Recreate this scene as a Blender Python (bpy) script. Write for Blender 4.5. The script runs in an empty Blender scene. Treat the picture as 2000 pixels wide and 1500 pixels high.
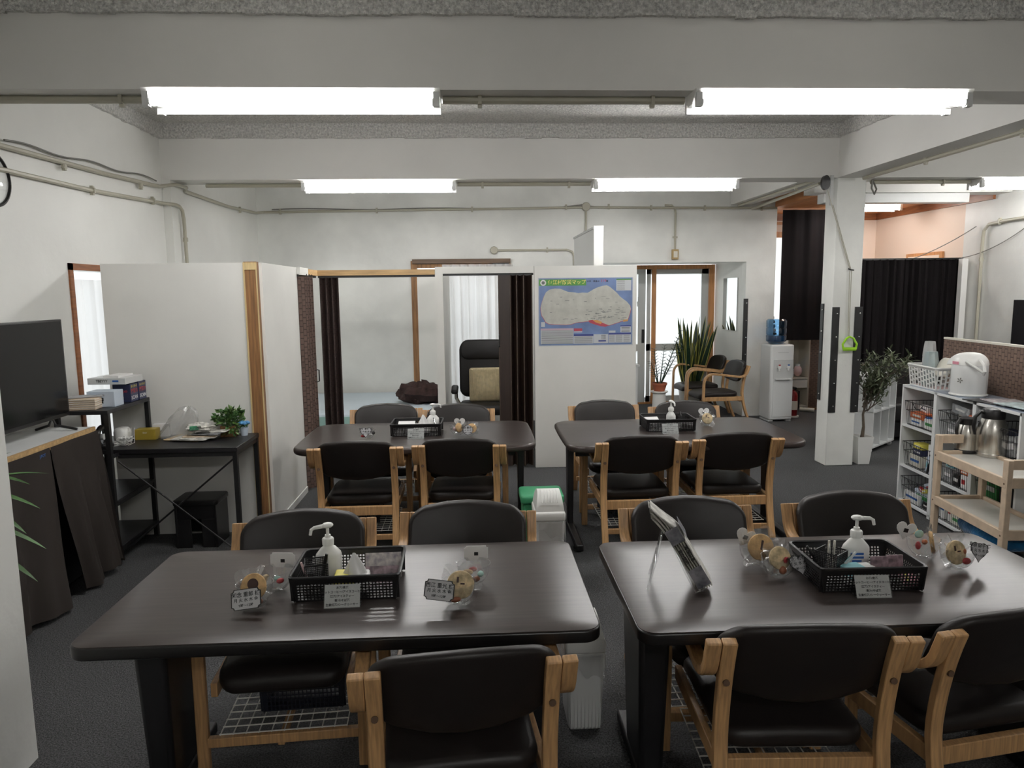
import bpy, math, random
import numpy as np
from mathutils import Matrix, Vector
from math import sin, cos, pi, radians, atan2, sqrt
random.seed(7)
SC = bpy.context.scene
COL = SC.collection

# ------------------------------------------------------------------ camera
CAMH = 1.70
FPX = 1400.0                       # focal length in pixels of the 2000x1500 frame
def _basis(nadx=1128.0, nady=11600.0, vpx=925.0):
    d = np.array([nadx-1000, nady-750, FPX]); d /= np.linalg.norm(d)
    vx = vpx-1000; vy = -(d[0]*vx + d[2]*FPX)/d[1]
    fw = np.array([vx, vy, FPX]); fw /= np.linalg.norm(fw)
    r = np.cross(d, fw)
    return np.array([r, fw, -d])
RB = _basis()
def onz(px, py, z):
    """point of the horizontal plane z seen at a photo pixel"""
    v = RB @ np.array([px-1000, py-750, FPX]); t = (z-CAMH)/v[2]
    return (float(v[0]*t), float(v[1]*t), z)
def ony(px, py, y):
    """point of the upright plane y seen at a photo pixel"""
    v = RB @ np.array([px-1000, py-750, FPX]); t = y/v[1]
    return (float(v[0]*t), y, float(v[2]*t+CAMH))
cd = bpy.data.cameras.new('camera'); cam = bpy.data.objects.new('camera', cd); COL.objects.link(cam)
_r, _u, _b = RB[:, 0], -RB[:, 1], -RB[:, 2]
cam.matrix_world = Matrix(((_r[0], _u[0], _b[0], 0), (_r[1], _u[1], _b[1], 0), (_r[2], _u[2], _b[2], CAMH), (0, 0, 0, 1)))
cd.sensor_width = 36.0; cd.lens = FPX*36.0/2000.0; cd.clip_start = 0.02; cd.clip_end = 100
SC.camera = cam

# ------------------------------------------------------------------ world, exposure
wd = bpy.data.worlds.new('world'); SC.world = wd; wd.use_nodes = True
bg = wd.node_tree.nodes['Background']; bg.inputs[0].default_value = (0.93, 0.97, 1.0, 1); bg.inputs[1].default_value = 2.1
TUBE_W = 62.0                      # radiance of the fluorescent tubes
vs = SC.view_settings; vs.view_transform = 'Standard'; vs.look = 'None'; vs.gamma = 1.0; vs.use_curve_mapping = False
vs.exposure = 0.24
SC.cycles.use_denoising = True
SC.cycles.max_bounces = 8; SC.cycles.diffuse_bounces = 5; SC.cycles.transparent_max_bounces = 24
SC.cycles.sample_clamp_indirect = 6.0
SC.cycles.caustics_reflective = False; SC.cycles.caustics_refractive = False

# ------------------------------------------------------------------ materials
MATS = {}
def sr(r, g, b):
    f = lambda c: (c/255.0/12.92) if c/255.0 <= 0.04045 else ((c/255.0+0.055)/1.055)**2.4
    return (f(r), f(g), f(b))
def mat(name, col, rough=0.5, metal=0.0, spec=0.5, noise=None, bump=None, stretch=None, emit=None, coat=0.0, coords='Object', col2=None, sheen=0.0):
    if name in MATS: return MATS[name]
    m = bpy.data.materials.new(name); m.use_nodes = True; nt = m.node_tree; N = nt.nodes; L = nt.links
    b = N['Principled BSDF']
    b.inputs['Base Color'].default_value = (*col, 1); b.inputs['Roughness'].default_value = rough
    b.inputs['Metallic'].default_value = metal; b.inputs['Specular IOR Level'].default_value = spec
    if coat: b.inputs['Coat Weight'].default_value = coat; b.inputs['Coat Roughness'].default_value = 0.15
    if sheen: b.inputs['Sheen Weight'].default_value = sheen
    if emit: b.inputs['Emission Color'].default_value = (*emit[0], 1); b.inputs['Emission Strength'].default_value = emit[1]
    if noise or bump:
        tc = N.new('ShaderNodeTexCoord'); mp = N.new('ShaderNodeMapping'); L.new(tc.outputs[coords], mp.inputs[0])
        if stretch: mp.inputs['Scale'].default_value = stretch
    if noise:
        n = N.new('ShaderNodeTexNoise'); n.inputs['Scale'].default_value = noise[0]; n.inputs['Detail'].default_value = noise[2] if len(noise) > 2 else 4
        L.new(mp.outputs[0], n.inputs['Vector'])
        mx = N.new('ShaderNodeMix'); mx.data_type = 'RGBA'
        a = noise[1]; c2 = col2 or tuple(min(1, c*(1+a)) for c in col)
        mx.inputs[6].default_value = (*[c*(1-a) for c in col], 1) if not col2 else (*col, 1)
        mx.inputs[7].default_value = (*c2, 1)
        mr = N.new('ShaderNodeMapRange'); mr.inputs[1].default_value = 0.33; mr.inputs[2].default_value = 0.67
        L.new(n.outputs[0], mr.inputs[0]); L.new(mr.outputs[0], mx.inputs[0]); L.new(mx.outputs[2], b.inputs['Base Color'])
    if bump:
        n2 = N.new('ShaderNodeTexNoise'); n2.inputs['Scale'].default_value = bump[0]; n2.inputs['Detail'].default_value = bump[3] if len(bump) > 3 else 3
        L.new(mp.outputs[0], n2.inputs['Vector'])
        bp = N.new('ShaderNodeBump'); bp.inputs['Strength'].default_value = bump[1]; bp.inputs['Distance'].default_value = bump[2] if len(bump) > 2 else 0.01
        L.new(n2.outputs[0], bp.inputs['Height']); L.new(bp.outputs[0], b.inputs['Normal'])
    MATS[name] = m; return m
def mat_clear(name, tint=(1, 1, 1), gloss=0.06, rough=0.03, haze=0.0):
    """thin clear plastic or glass: see-through with Fresnel sheen and an optional milky share"""
    if name in MATS: return MATS[name]
    m = bpy.data.materials.new(name); m.use_nodes = True; nt = m.node_tree; N = nt.nodes; L = nt.links
    N.remove(N['Principled BSDF']); out = N['Material Output']
    t = N.new('ShaderNodeBsdfTransparent'); t.inputs[0].default_value = (*tint, 1)
    g = N.new('ShaderNodeBsdfGlossy'); g.inputs['Roughness'].default_value = rough
    lw = N.new('ShaderNodeLayerWeight'); lw.inputs[0].default_value = 0.5
    f0 = N.new('ShaderNodeMath'); f0.operation = 'POWER'; f0.inputs[1].default_value = 3.0; L.new(lw.outputs['Facing'], f0.inputs[0])
    f = N.new('ShaderNodeMath'); f.operation = 'MULTIPLY'; f.inputs[1].default_value = 0.85; L.new(f0.outputs[0], f.inputs[0])
    ad = N.new('ShaderNodeMath'); ad.operation = 'ADD'; ad.inputs[1].default_value = gloss; ad.use_clamp = True
    L.new(f.outputs[0], ad.inputs[0])
    mx = N.new('ShaderNodeMixShader'); L.new(ad.outputs[0], mx.inputs[0]); L.new(t.outputs[0], mx.inputs[1]); L.new(g.outputs[0], mx.inputs[2])
    last = mx
    if haze:
        d = N.new('ShaderNodeBsdfDiffuse'); d.inputs[0].default_value = (0.8, 0.8, 0.8, 1)
        m2 = N.new('ShaderNodeMixShader'); m2.inputs[0].default_value = haze
        L.new(mx.outputs[0], m2.inputs[1]); L.new(d.outputs[0], m2.inputs[2]); last = m2
    L.new(last.outputs[0], out.inputs[0]); MATS[name] = m; return m
def mat_translucent(name, col, share=0.6, gloss=0.0, bump=None):
    """cloth or frosted glass that lets daylight through"""
    if name in MATS: return MATS[name]
    m = bpy.data.materials.new(name); m.use_nodes = True; nt = m.node_tree; N = nt.nodes; L = nt.links
    N.remove(N['Principled BSDF']); out = N['Material Output']
    d = N.new('ShaderNodeBsdfDiffuse'); d.inputs[0].default_value = (*col, 1)
    t = N.new('ShaderNodeBsdfTranslucent'); t.inputs[0].default_value = (*col, 1)
    mx = N.new('ShaderNodeMixShader'); mx.inputs[0].default_value = share
    L.new(d.outputs[0], mx.inputs[1]); L.new(t.outputs[0], mx.inputs[2]); last = mx
    if gloss:
        g = N.new('ShaderNodeBsdfGlossy'); g.inputs['Roughness'].default_value = 0.2
        m2 = N.new('ShaderNodeMixShader'); m2.inputs[0].default_value = gloss
        L.new(mx.outputs[0], m2.inputs[1]); L.new(g.outputs[0], m2.inputs[2]); last = m2
    L.new(last.outputs[0], out.inputs[0]); MATS[name] = m; return m
def mat_weave(name, c1, c2, scale, ratio=0.5):
    """basket weave: checker of two browns with thread bump, on generated box coordinates in metres"""
    if name in MATS: return MATS[name]
    m = mat(name, c1, 0.7); nt = m.node_tree; N = nt.nodes; L = nt.links; b = N['Principled BSDF']
    tc = N.new('ShaderNodeTexCoord'); mp = N.new('ShaderNodeMapping'); mp.inputs['Scale'].default_value = (scale, scale, scale*ratio)
    L.new(tc.outputs['Object'], mp.inputs[0])
    ch = N.new('ShaderNodeTexBrick'); ch.offset = 0.5; ch.inputs['Scale'].default_value = 1.0
    sx = N.new('ShaderNodeSeparateXYZ'); cx = N.new('ShaderNodeCombineXYZ'); ad = N.new('ShaderNodeMath'); ad.operation = 'ADD'
    L.new(mp.outputs[0], sx.inputs[0]); L.new(sx.outputs[0], ad.inputs[0]); L.new(sx.outputs[1], ad.inputs[1])
    L.new(ad.outputs[0], cx.inputs[1]); L.new(sx.outputs[2], cx.inputs[0]); L.new(cx.outputs[0], ch.inputs['Vector'])
    ch.inputs['Color1'].default_value = (*c1, 1); ch.inputs['Color2'].default_value = (*[c*1.25 for c in c1], 1); ch.inputs['Mortar'].default_value = (*c2, 1)
    ch.inputs['Mortar Size'].default_value = 0.05; ch.inputs['Mortar Smooth'].default_value = 0.6; ch.inputs['Brick Width'].default_value = 0.5; ch.inputs['Row Height'].default_value = 0.6
    L.new(ch.outputs['Color'], b.inputs['Base Color'])
    bp = N.new('ShaderNodeBump'); bp.inputs['Strength'].default_value = 0.8; bp.inputs['Distance'].default_value = 0.004; bp.invert = True
    L.new(ch.outputs['Fac'], bp.inputs['Height']); L.new(bp.outputs[0], b.inputs['Normal'])
    return m

M_WALL = mat('painted_white_wall', (0.78, 0.78, 0.745), 0.55, noise=(1.3, 0.05, 6), bump=(14, 0.25, 0.01))
M_WALLB = mat('patched_white_wall', (0.75, 0.755, 0.72), 0.5, noise=(1.1, 0.15, 9), bump=(9, 0.35, 0.012, 6))
M_CEIL = mat('sprayed_ceiling', (0.70, 0.69, 0.66), 0.85, noise=(60, 0.22, 2), bump=(62, 1.0, 0.035, 2))
M_BEAM = mat('painted_beam', (0.75, 0.74, 0.71), 0.6, noise=(1.1, 0.05, 5), bump=(18, 0.15, 0.006))
M_PANEL = mat('white_panel', (0.79, 0.785, 0.745), 0.55, noise=(2.5, 0.03), bump=(40, 0.12, 0.004))
M_CARPET = mat('dark_carpet', (0.080, 0.081, 0.083), 0.95, spec=0.15, noise=(150, 0.55, 3), bump=(190, 1.0, 0.01, 3))
M_CREAM = mat('cream_wallpaper', (0.80, 0.66, 0.55), 0.7, bump=(90, 0.1, 0.002))
M_ORANGE = mat('orange_wood_ceiling', (0.60, 0.27, 0.11), 0.5, noise=(3, 0.15), stretch=(12, 0.6, 1))
M_TRIMW = mat('brown_wood_trim', (0.26, 0.095, 0.035), 0.45, noise=(6, 0.25), stretch=(1, 1, 8))
M_DOORW = mat('door_frame_wood', (0.52, 0.24, 0.09), 0.45, noise=(5, 0.18), stretch=(9, 9, 0.6))
M_STUD = mat('raw_stud_wood', (0.25, 0.122, 0.046), 0.6, noise=(5, 0.35), stretch=(14, 14, 0.8), bump=(20, 0.1))
M_PALEW = mat('pale_stud_edge', (0.62, 0.47, 0.24), 0.6, noise=(8, 0.15), stretch=(10, 10, 0.7))
M_HEADW = mat('pale_header_wood', (0.52, 0.34, 0.16), 0.55, noise=(6, 0.2), stretch=(0.8, 8, 8))
M_ASH = mat('laminated_ash', (0.47, 0.275, 0.125), 0.42, noise=(7, 0.22, 5), stretch=(22, 5, 1.2), bump=(30, 0.06, 0.002))
M_ASHDK = mat('bolt_recess', (0.10, 0.055, 0.03), 0.6)
M_LEATHER = mat('dark_brown_leatherette', (0.0155, 0.0122, 0.0112), 0.42, spec=0.30, bump=(240, 0.12, 0.002))
M_LEATHB = mat('leatherette_back', (0.012, 0.0105, 0.0105), 0.5, spec=0.4, bump=(240, 0.12, 0.002))
M_TOP = mat('dark_table_laminate', (0.038, 0.0285, 0.0255), 0.30, spec=0.42, noise=(3.0, 0.22, 6), stretch=(1.2, 22, 22))
M_TOPE = mat('dark_table_edge', (0.008, 0.007, 0.007), 0.32)
M_BLKLEG = mat('black_leg', (0.012, 0.0115, 0.013), 0.42, noise=(4, 0.2), stretch=(10, 10, 1))
M_BLKMET = mat('black_metal', (0.012, 0.012, 0.0125), 0.38, spec=0.5)
M_BLKPL = mat('black_plastic', (0.010, 0.0095, 0.010), 0.34)
M_DKPL = mat('dark_blue_plastic', (0.012, 0.014, 0.022), 0.4)
M_WHITEPL = mat('white_plastic', (0.80, 0.80, 0.77), 0.35)
M_CREAMPL = mat('cream_plastic', (0.72, 0.69, 0.60), 0.4)
M_GREYPL = mat('grey_white_plastic', (0.66, 0.67, 0.66), 0.35)
M_WHITEW = mat('white_shelf_board', (0.74, 0.755, 0.75), 0.4, noise=(3, 0.03))
M_PAPER = mat('white_card', (0.80, 0.795, 0.78), 0.6)
M_GREYCARD = mat('grey_card', (0.36, 0.36, 0.37), 0.5)
M_INK = mat('black_ink', (0.012, 0.012, 0.013), 0.6)
M_CONDUIT = mat('beige_conduit', (0.42, 0.40, 0.32), 0.4)
M_CABLE = mat('grey_cable', (0.17, 0.165, 0.15), 0.6)
M_STEEL = mat('brushed_steel', (0.60, 0.575, 0.53), 0.27, metal=1.0, noise=(40, 0.1), stretch=(6, 6, 0.1))
M_CHROME = mat('bright_metal', (0.75, 0.75, 0.74), 0.2, metal=1.0)
M_WIRE = mat('white_wire', (0.72, 0.70, 0.66), 0.35)
M_ALU = mat('aluminium', (0.52, 0.53, 0.52), 0.42)
M_FROST = mat_translucent('frosted_glass', (0.92, 0.93, 0.92), 0.82, 0.06)
M_CURT = mat_translucent('white_curtain', (0.90, 0.885, 0.87), 0.62)
M_BLACKCURT = mat('black_curtain', (0.0095, 0.0080, 0.0085), 0.85, spec=0.08, bump=(300, 0.2, 0.002))
M_BROWNCLOTH = mat('dark_brown_cloth', (0.030, 0.0245, 0.0215), 0.8, spec=0.2, bump=(220, 0.25, 0.002))
M_CLEAR = mat_clear('clear_acrylic', (0.93, 0.94, 0.94), 0.10, 0.06, 0.03)
M_WRAP = mat_clear('clear_wrapper', (0.96, 0.96, 0.96), 0.20, 0.14, 0.07)
M_BAG = mat_clear('milky_bag', (0.96, 0.96, 0.95), 0.10, 0.22, 0.26)
M_BLUECLEAR = mat_clear('blue_clear_bottle', (0.42, 0.62, 0.80), 0.06, 0.08)
M_GLITTER = mat_clear('faceted_clear_cup', (0.88, 0.90, 0.90), 0.30, 0.10, 0.30)
M_TURQ = mat_clear('faceted_turquoise_cup', (0.50, 0.82, 0.82), 0.28, 0.10, 0.26)
M_TUBE = mat('lit_tube', (0.9, 0.9, 0.9), 0.4, emit=((1.0, 0.985, 0.975), TUBE_W))
M_TUBEF = M_TUBE
M_LEAF = mat('leaf_green', (0.045, 0.115, 0.028), 0.5, noise=(18, 0.4))
M_LEAFDK = mat('dark_leaf', (0.012, 0.035, 0.018), 0.35, noise=(20, 0.3))
M_LEAFOL = mat('olive_leaf', (0.12, 0.145, 0.082), 0.6, noise=(20, 0.35))
M_LEAFYEL = mat('yellow_leaf_edge', (0.42, 0.40, 0.10), 0.5)
M_LEAFIVY = mat('ivy_leaf', (0.10, 0.19, 0.045), 0.5, noise=(25, 0.5))
M_SOIL = mat('soil', (0.035, 0.024, 0.016), 0.95, bump=(60, 0.8))
M_TERRA = mat('terracotta', (0.38, 0.11, 0.055), 0.6, noise=(8, 0.12))
M_BARK = mat('bark', (0.105, 0.082, 0.06), 0.8, noise=(12, 0.3), bump=(40, 0.5))
M_COOKIE = mat('cookie', (0.62, 0.40, 0.19), 0.75, noise=(35, 0.25), bump=(60, 0.5, 0.004))
M_COOKIE2 = mat('pale_cookie', (0.60, 0.47, 0.28), 0.75, noise=(50, 0.35), bump=(70, 0.6, 0.004))
M_CHOC = mat('dark_print', (0.05, 0.02, 0.015), 0.5)
M_RED = mat('red_wrap', (0.42, 0.03, 0.035), 0.35)
M_ORNG = mat('brown_candy', (0.33, 0.10, 0.04), 0.4)
M_MINT = mat('mint_wrap', (0.42, 0.66, 0.60), 0.4)
M_GREEN = mat('green_plastic', (0.05, 0.30, 0.14), 0.45)
M_LIME = mat('lime_plastic', (0.30, 0.60, 0.02), 0.35)
M_CARTW = mat('pale_birch', (0.60, 0.47, 0.345), 0.45, noise=(6, 0.1), stretch=(3, 3, 3))
M_TRAYTOP = mat('glossy_cream_tray', (0.66, 0.645, 0.59), 0.25)
M_BLUECLOTH = mat('blue_cloth', (0.0, 0.085, 0.21), 0.9, noise=(9, 0.5, 6), bump=(60, 0.8, 0.01), sheen=0.3)
M_BEIGECUSH = mat('beige_cord_cushion', (0.62, 0.52, 0.33), 0.9, noise=(30, 0.12))
M_BLANKET = mat('dark_brown_blanket', (0.030, 0.014, 0.012), 0.95, noise=(20, 0.4))
M_SHEET = mat('pale_blue_sheet', (0.60, 0.68, 0.74), 0.85)
M_SCREEN = mat('tv_screen', (0.006, 0.006, 0.0065), 0.16, spec=0.3)
M_MIRROR = mat('mirror', (0.86, 0.89, 0.88), 0.02, metal=1.0)
M_WEAVE = mat_weave('brown_weave', (0.105, 0.066, 0.052), (0.045, 0.027, 0.022), 20)
M_WEAVEDK = mat_weave('dark_brown_weave', (0.040, 0.023, 0.019), (0.022, 0.013, 0.011), 26)
M_WEAVEB = mat_weave('taupe_weave', (0.150, 0.098, 0.075), (0.085, 0.054, 0.042), 19)
M_ACC = mat('dark_accordion', (0.028, 0.017, 0.013), 0.4, noise=(4, 0.25), stretch=(14, 14, 0.5))
M_ACCSTR = mat('accordion_joint', (0.055, 0.036, 0.027), 0.45)
M_NEWS = mat('newsprint', (0.60, 0.585, 0.54), 0.75, noise=(34, 0.30, 6), stretch=(1, 1, 1))
M_GOLD = mat('gold_box', (0.36, 0.26, 0.035), 0.4)
M_NAVY = mat('navy_box', (0.028, 0.035, 0.085), 0.4)
M_SKYBOX = mat('pale_blue_box', (0.60, 0.68, 0.78), 0.4)
M_MANILA = mat('manila_paper', (0.62, 0.47, 0.27), 0.7)
M_MANDARK = mat('faded_fair_paper', (0.72, 0.58, 0.43), 0.7)
M_BLUEINK = mat('blue_ink', (0.03, 0.12, 0.38), 0.5)
M_YELLOW = mat('yellow_print', (0.72, 0.64, 0.10), 0.5)
M_PINK = mat('pink_print', (0.70, 0.28, 0.36), 0.5)
M_TEALWRAP = mat('teal_wrap', (0.25, 0.56, 0.62), 0.35)
M_CARDPHOTO = mat('photo_card', (0.24, 0.21, 0.25), 0.4, noise=(45, 0.8, 2), col2=(0.62, 0.58, 0.55))
M_CARDDARK = mat('dark_photo_card', (0.05, 0.035, 0.045), 0.35, noise=(40, 0.6, 2), col2=(0.42, 0.30, 0.33))
M_FLOWER = mat('blue_flower', (0.11, 0.33, 0.62), 0.6)
M_OCHRE = mat('ochre_wood', (0.56, 0.33, 0.06), 0.5)
M_OCHBOX = mat('ochre_switch', (0.42, 0.30, 0.13), 0.5)
M_RUBBER = mat('rubber', (0.02, 0.02, 0.02), 0.7)
M_PALEPINK = mat('pale_pink', (0.72, 0.52, 0.52), 0.6)
M_GREYFLOWER = mat('grey_patterned', (0.10, 0.10, 0.11), 0.7, noise=(30, 0.8, 2), col2=(0.42, 0.43, 0.43))
M_SILVERBAG = mat('silver_bag', (0.48, 0.50, 0.52), 0.3, metal=0.5, bump=(25, 0.9, 0.02))
M_VINYL = mat('pale_vinyl_cloth', (0.24, 0.28, 0.34), 0.3, noise=(25, 0.35))

# ------------------------------------------------------------------ mesh builder
class MB:
    def __init__(s): s.v = []; s.f = []; s.m = []; s.mi = 0
    def mat(s, i): s.mi = i; return s
    def add(s, vs, fs, M=None):
        o = len(s.v)
        if M is not None: vs = [tuple(M @ Vector(p)) for p in vs]
        s.v.extend(tuple(p) for p in vs); s.f.extend(tuple(i+o for i in f) for f in fs); s.m.extend([s.mi]*len(fs)); return s
    def box(s, c, d, M=None, R=None):
        x, y, z = d[0]/2, d[1]/2, d[2]/2
        vs = [(a*x, b*y, e*z) for e in (-1, 1) for b in (-1, 1) for a in (-1, 1)]
        T = Matrix.Translation(c)
        if R is not None: T = T @ (R if len(R) == 4 else R.to_4x4())
        if M is not None: T = M @ T
        return s.add(vs, [(0, 2, 3, 1), (4, 5, 7, 6), (0, 1, 5, 4), (2, 6, 7, 3), (0, 4, 6, 2), (1, 3, 7, 5)], T)
    def b(s, x0, x1, y0, y1, z0, z1):
        return s.box(((x0+x1)/2, (y0+y1)/2, (z0+z1)/2), (abs(x1-x0), abs(y1-y0), abs(z1-z0)))
    def tube(s, pts, r, n=8, closed=False, cap=True):
        P = [Vector(p) for p in pts]; k = len(P); rs = r if isinstance(r, (list, tuple)) else [r]*k
        vs = []; up = None
        for i, p in enumerate(P):
            if closed: t = (P[(i+1) % k]-P[i-1])
            else: t = P[min(i+1, k-1)]-P[max(i-1, 0)]
            if t.length < 1e-9: t = Vector((0, 0, 1))
            t.normalize()
            if up is None:
                up = Vector((0, 0, 1)) if abs(t.z) < 0.9 else Vector((0, 1, 0))
            up = (up - t*up.dot(t))
            if up.length < 1e-6: up = t.orthogonal()
            up.normalize(); sd = t.cross(up)
            for j in range(n):
                a = 2*pi*j/n + pi/n
                vs.append(p + (sd*cos(a) + up*sin(a))*rs[i])
        fs = []
        for i in range(k if closed else k-1):
            a, b2 = i*n, ((i+1) % k)*n
            for j in range(n): fs.append((a+j, a+(j+1) % n, b2+(j+1) % n, b2+j))
        if cap and not closed:
            fs.append(tuple(reversed(range(n)))); fs.append(tuple(range((k-1)*n, k*n)))
        return s.add(vs, fs)
    def cyl(s, p0, p1, r0, r1=None, n=16): return s.tube([p0, p1], [r0, r0 if r1 is None else r1], n)
    def ribbon(s, path, w, t, x=0.0):
        """flat bar swept along a path of (y, z) points; width w along x, thickness t in the path's plane"""
        P = [Vector((0, p[0], p[1])) for p in path]; vs = []; k = len(P)
        for i, p in enumerate(P):
            d = (P[min(i+1, k-1)]-P[max(i-1, 0)]).normalized(); nr = Vector((0, -d.z, d.y))
            for (a, b2) in ((-1, -1), (1, -1), (1, 1), (-1, 1)): vs.append(p + nr*(b2*t/2) + Vector((x+a*w/2, 0, 0)))
        fs = [(3, 2, 1, 0), (4*k-4, 4*k-3, 4*k-2, 4*k-1)]
        for i in range(k-1):
            for j in range(4): fs.append((4*i+j, 4*i+(j+1) % 4, 4*i+4+(j+1) % 4, 4*i+4+j))
        return s.add(vs, fs)
    def lathe(s, prof, n=24, c=(0, 0, 0), M=None, cap=True):
        vs = []; fs = []; k = len(prof)
        for r, z in prof:
            for j in range(n): vs.append((c[0]+r*cos(2*pi*j/n), c[1]+r*sin(2*pi*j/n), c[2]+z))
        for i in range(k-1):
            for j in range(n): fs.append((i*n+j, i*n+(j+1) % n, (i+1)*n+(j+1) % n, (i+1)*n+j))
        if cap:
            if prof[0][0] > 1e-5: fs.append(tuple(reversed(range(n))))
            if prof[-1][0] > 1e-5: fs.append(tuple(range((k-1)*n, k*n)))
        return s.add(vs, fs, M)
    def surf(s, f, nu, nv, M=None, two=False):
        vs = [f(i/nu, j/nv) for j in range(nv+1) for i in range(nu+1)]
        fs = [(j*(nu+1)+i, j*(nu+1)+i+1, (j+1)*(nu+1)+i+1, (j+1)*(nu+1)+i) for j in range(nv) for i in range(nu)]
        return s.add(vs, fs, M)
    def prism(s, poly, z0, z1, M=None):
        k = len(poly); vs = [(x, y, z0) for x, y in poly]+[(x, y, z1) for x, y in poly]
        fs = [tuple(reversed(range(k))), tuple(range(k, 2*k))]+[(i, (i+1) % k, k+(i+1) % k, k+i) for i in range(k)]
        return s.add(vs, fs, M)
    def slab(s, w, h, t, r, e, seg=5, es=3, deform=None, bulge=0.0, M=None, rings=(0.75, 0.5, 0.25)):
        """rounded-rectangle pad in the xy plane (w by h), thickness t along z, soft edge e, bulge on both faces"""
        def rr(w_, h_, r_):
            r_ = max(r_, 1e-4); out = []
            for (cx, cy, a0) in ((w_/2-r_, h_/2-r_, 0), (-w_/2+r_, h_/2-r_, pi/2), (-w_/2+r_, -h_/2+r_, pi), (w_/2-r_, -h_/2+r_, 1.5*pi)):
                for q in range(seg+1):
                    a = a0+q*pi/2/seg; out.append((cx+r_*cos(a), cy+r_*sin(a)))
                # points along the straight run to the next corner
                nx = {0: (-w_/2+r_, h_/2), pi/2: (-w_/2, -h_/2+r_), pi: (w_/2-r_, -h_/2), 1.5*pi: (w_/2, h_/2-r_)}[a0]
                x0, y0 = out[-1]
                for q in (1, 2, 3): out.append((x0+(nx[0]-x0)*q/4, y0+(nx[1]-y0)*q/4))
            return out
        rl = []
        base = rr(w-2*e, h-2*e, r-e) if True else None
        for sc_ in [0.02]+list(reversed(rings)): rl.append(([(x*sc_, y*sc_) for x, y in base], -t/2-bulge*(1-sc_**2)))
        for q in range(es+1):
            a = q*pi/2/es; rl.append((rr(w-2*e*(1-sin(a)), h-2*e*(1-sin(a)), max(r-e*(1-sin(a)), 0.0005)), -t/2+e*(1-cos(a))))
        for q in range(es, -1, -1):
            a = q*pi/2/es; rl.append((rr(w-2*e*(1-sin(a)), h-2*e*(1-sin(a)), max(r-e*(1-sin(a)), 0.0005)), t/2-e*(1-cos(a))))
        for sc_ in list(rings)+[0.02]: rl.append(([(x*sc_, y*sc_) for x, y in base], t/2+bulge*(1-sc_**2)))
        n = len(base); vs = []
        for ring, z in rl:
            for (x, y) in ring:
                p = (x, y, z); vs.append(deform(*p) if deform else p)
        fs = [tuple(reversed(range(n))), tuple(range((len(rl)-1)*n, len(rl)*n))]
        for i in range(len(rl)-1):
            for j in range(n): fs.append((i*n+j, i*n+(j+1) % n, (i+1)*n+(j+1) % n, (i+1)*n+j))
        return s.add(vs, fs, M)
    def ball(s, c, r, n=12, m=8, M=None):
        rx, ry, rz = r if isinstance(r, (tuple, list)) else (r, r, r)
        vs = []; fs = []
        for i in range(m+1):
            a = -pi/2+pi*i/m
            for j in range(n): vs.append((c[0]+rx*cos(a)*cos(2*pi*j/n), c[1]+ry*cos(a)*sin(2*pi*j/n), c[2]+rz*sin(a)))
        for i in range(m):
            for j in range(n): fs.append((i*n+j, i*n+(j+1) % n, (i+1)*n+(j+1) % n, (i+1)*n+j))
        return s.add(vs, fs, M)
    def mesh(s, name, mats, smooth=0.6):
        me = bpy.data.meshes.new(name); me.from_pydata([tuple(p) for p in s.v], [], s.f)
        for m in (mats if isinstance(mats, (list, tuple)) else [mats]): me.materials.append(m)
        if isinstance(mats, (list, tuple)) and len(mats) > 1: me.polygons.foreach_set('material_index', s.m)
        if smooth:
            me.shade_smooth(); me.set_sharp_from_angle(angle=smooth)
        me.update(); return me
    def build(s, name, mats, parent=None, loc=None, rot=None, smooth=0.6, bevel=0.0, **tags):
        o = bpy.data.objects.new(name, s.mesh(name, mats, smooth)); COL.objects.link(o)
        if parent is not None: o.parent = parent
        if loc is not None: o.location = loc
        if rot is not None: o.rotation_euler = rot
        if bevel:
            bm_ = o.modifiers.new('bevel', 'BEVEL'); bm_.width = bevel; bm_.segments = 2; bm_.limit_method = 'ANGLE'
        for k, v in tags.items(): o[k] = v
        return o
def tag(o, label, category, group=None):
    o['label'] = label; o['category'] = category
    if group: o['group'] = group
    return o
def thing(name, label, category, loc=(0, 0, 0), rz=0.0, group=None):
    o = bpy.data.objects.new(name, None); COL.objects.link(o); o.location = loc; o.rotation_euler = (0, 0, rz)
    o.empty_display_size = 0.05
    return tag(o, label, category, group)
def struct(name, mb, m, label=None, **kw):
    o = mb.build(name, m, **kw); o['kind'] = 'structure'
    o['label'] = label or name.replace('_', ' '); return o
def dup(root, loc, rz, label, group=None, skip=()):
    r = root.copy(); COL.objects.link(r); r.location = loc; r.rotation_euler = (0, 0, rz); r['label'] = label
    if group: r['group'] = group
    for ch in list(root.children):
        if ch.name.split('.')[0] in skip: continue
        c = ch.copy(); COL.objects.link(c); c.parent = r
        for g in list(ch.children):
            d = g.copy(); COL.objects.link(d); d.parent = c
    return r
_TXT = {}
def text_mesh(txt, size, m, align='CENTER'):
    key = (txt, size, m.name, align)
    if key in _TXT: return _TXT[key]
    cu = bpy.data.curves.new('lettering', 'FONT'); cu.body = txt; cu.size = size; cu.align_x = align; cu.align_y = 'CENTER'; cu.resolution_u = 2; cu.offset = size*0.018
    ob = bpy.data.objects.new('lettering_tmp', cu); COL.objects.link(ob)
    me = bpy.data.meshes.new_from_object(ob.evaluated_get(bpy.context.evaluated_depsgraph_get()))
    COL.objects.unlink(ob); bpy.data.objects.remove(ob); me.name = 'lettering'; me.materials.clear(); me.materials.append(m)
    _TXT[key] = me; return me
def text(txt, size, m, parent, M, align='CENTER', name='lettering'):
    o = bpy.data.objects.new(name, text_mesh(txt, size, m, align)); COL.objects.link(o); o.parent = parent; o.matrix_local = M
    return o
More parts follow.
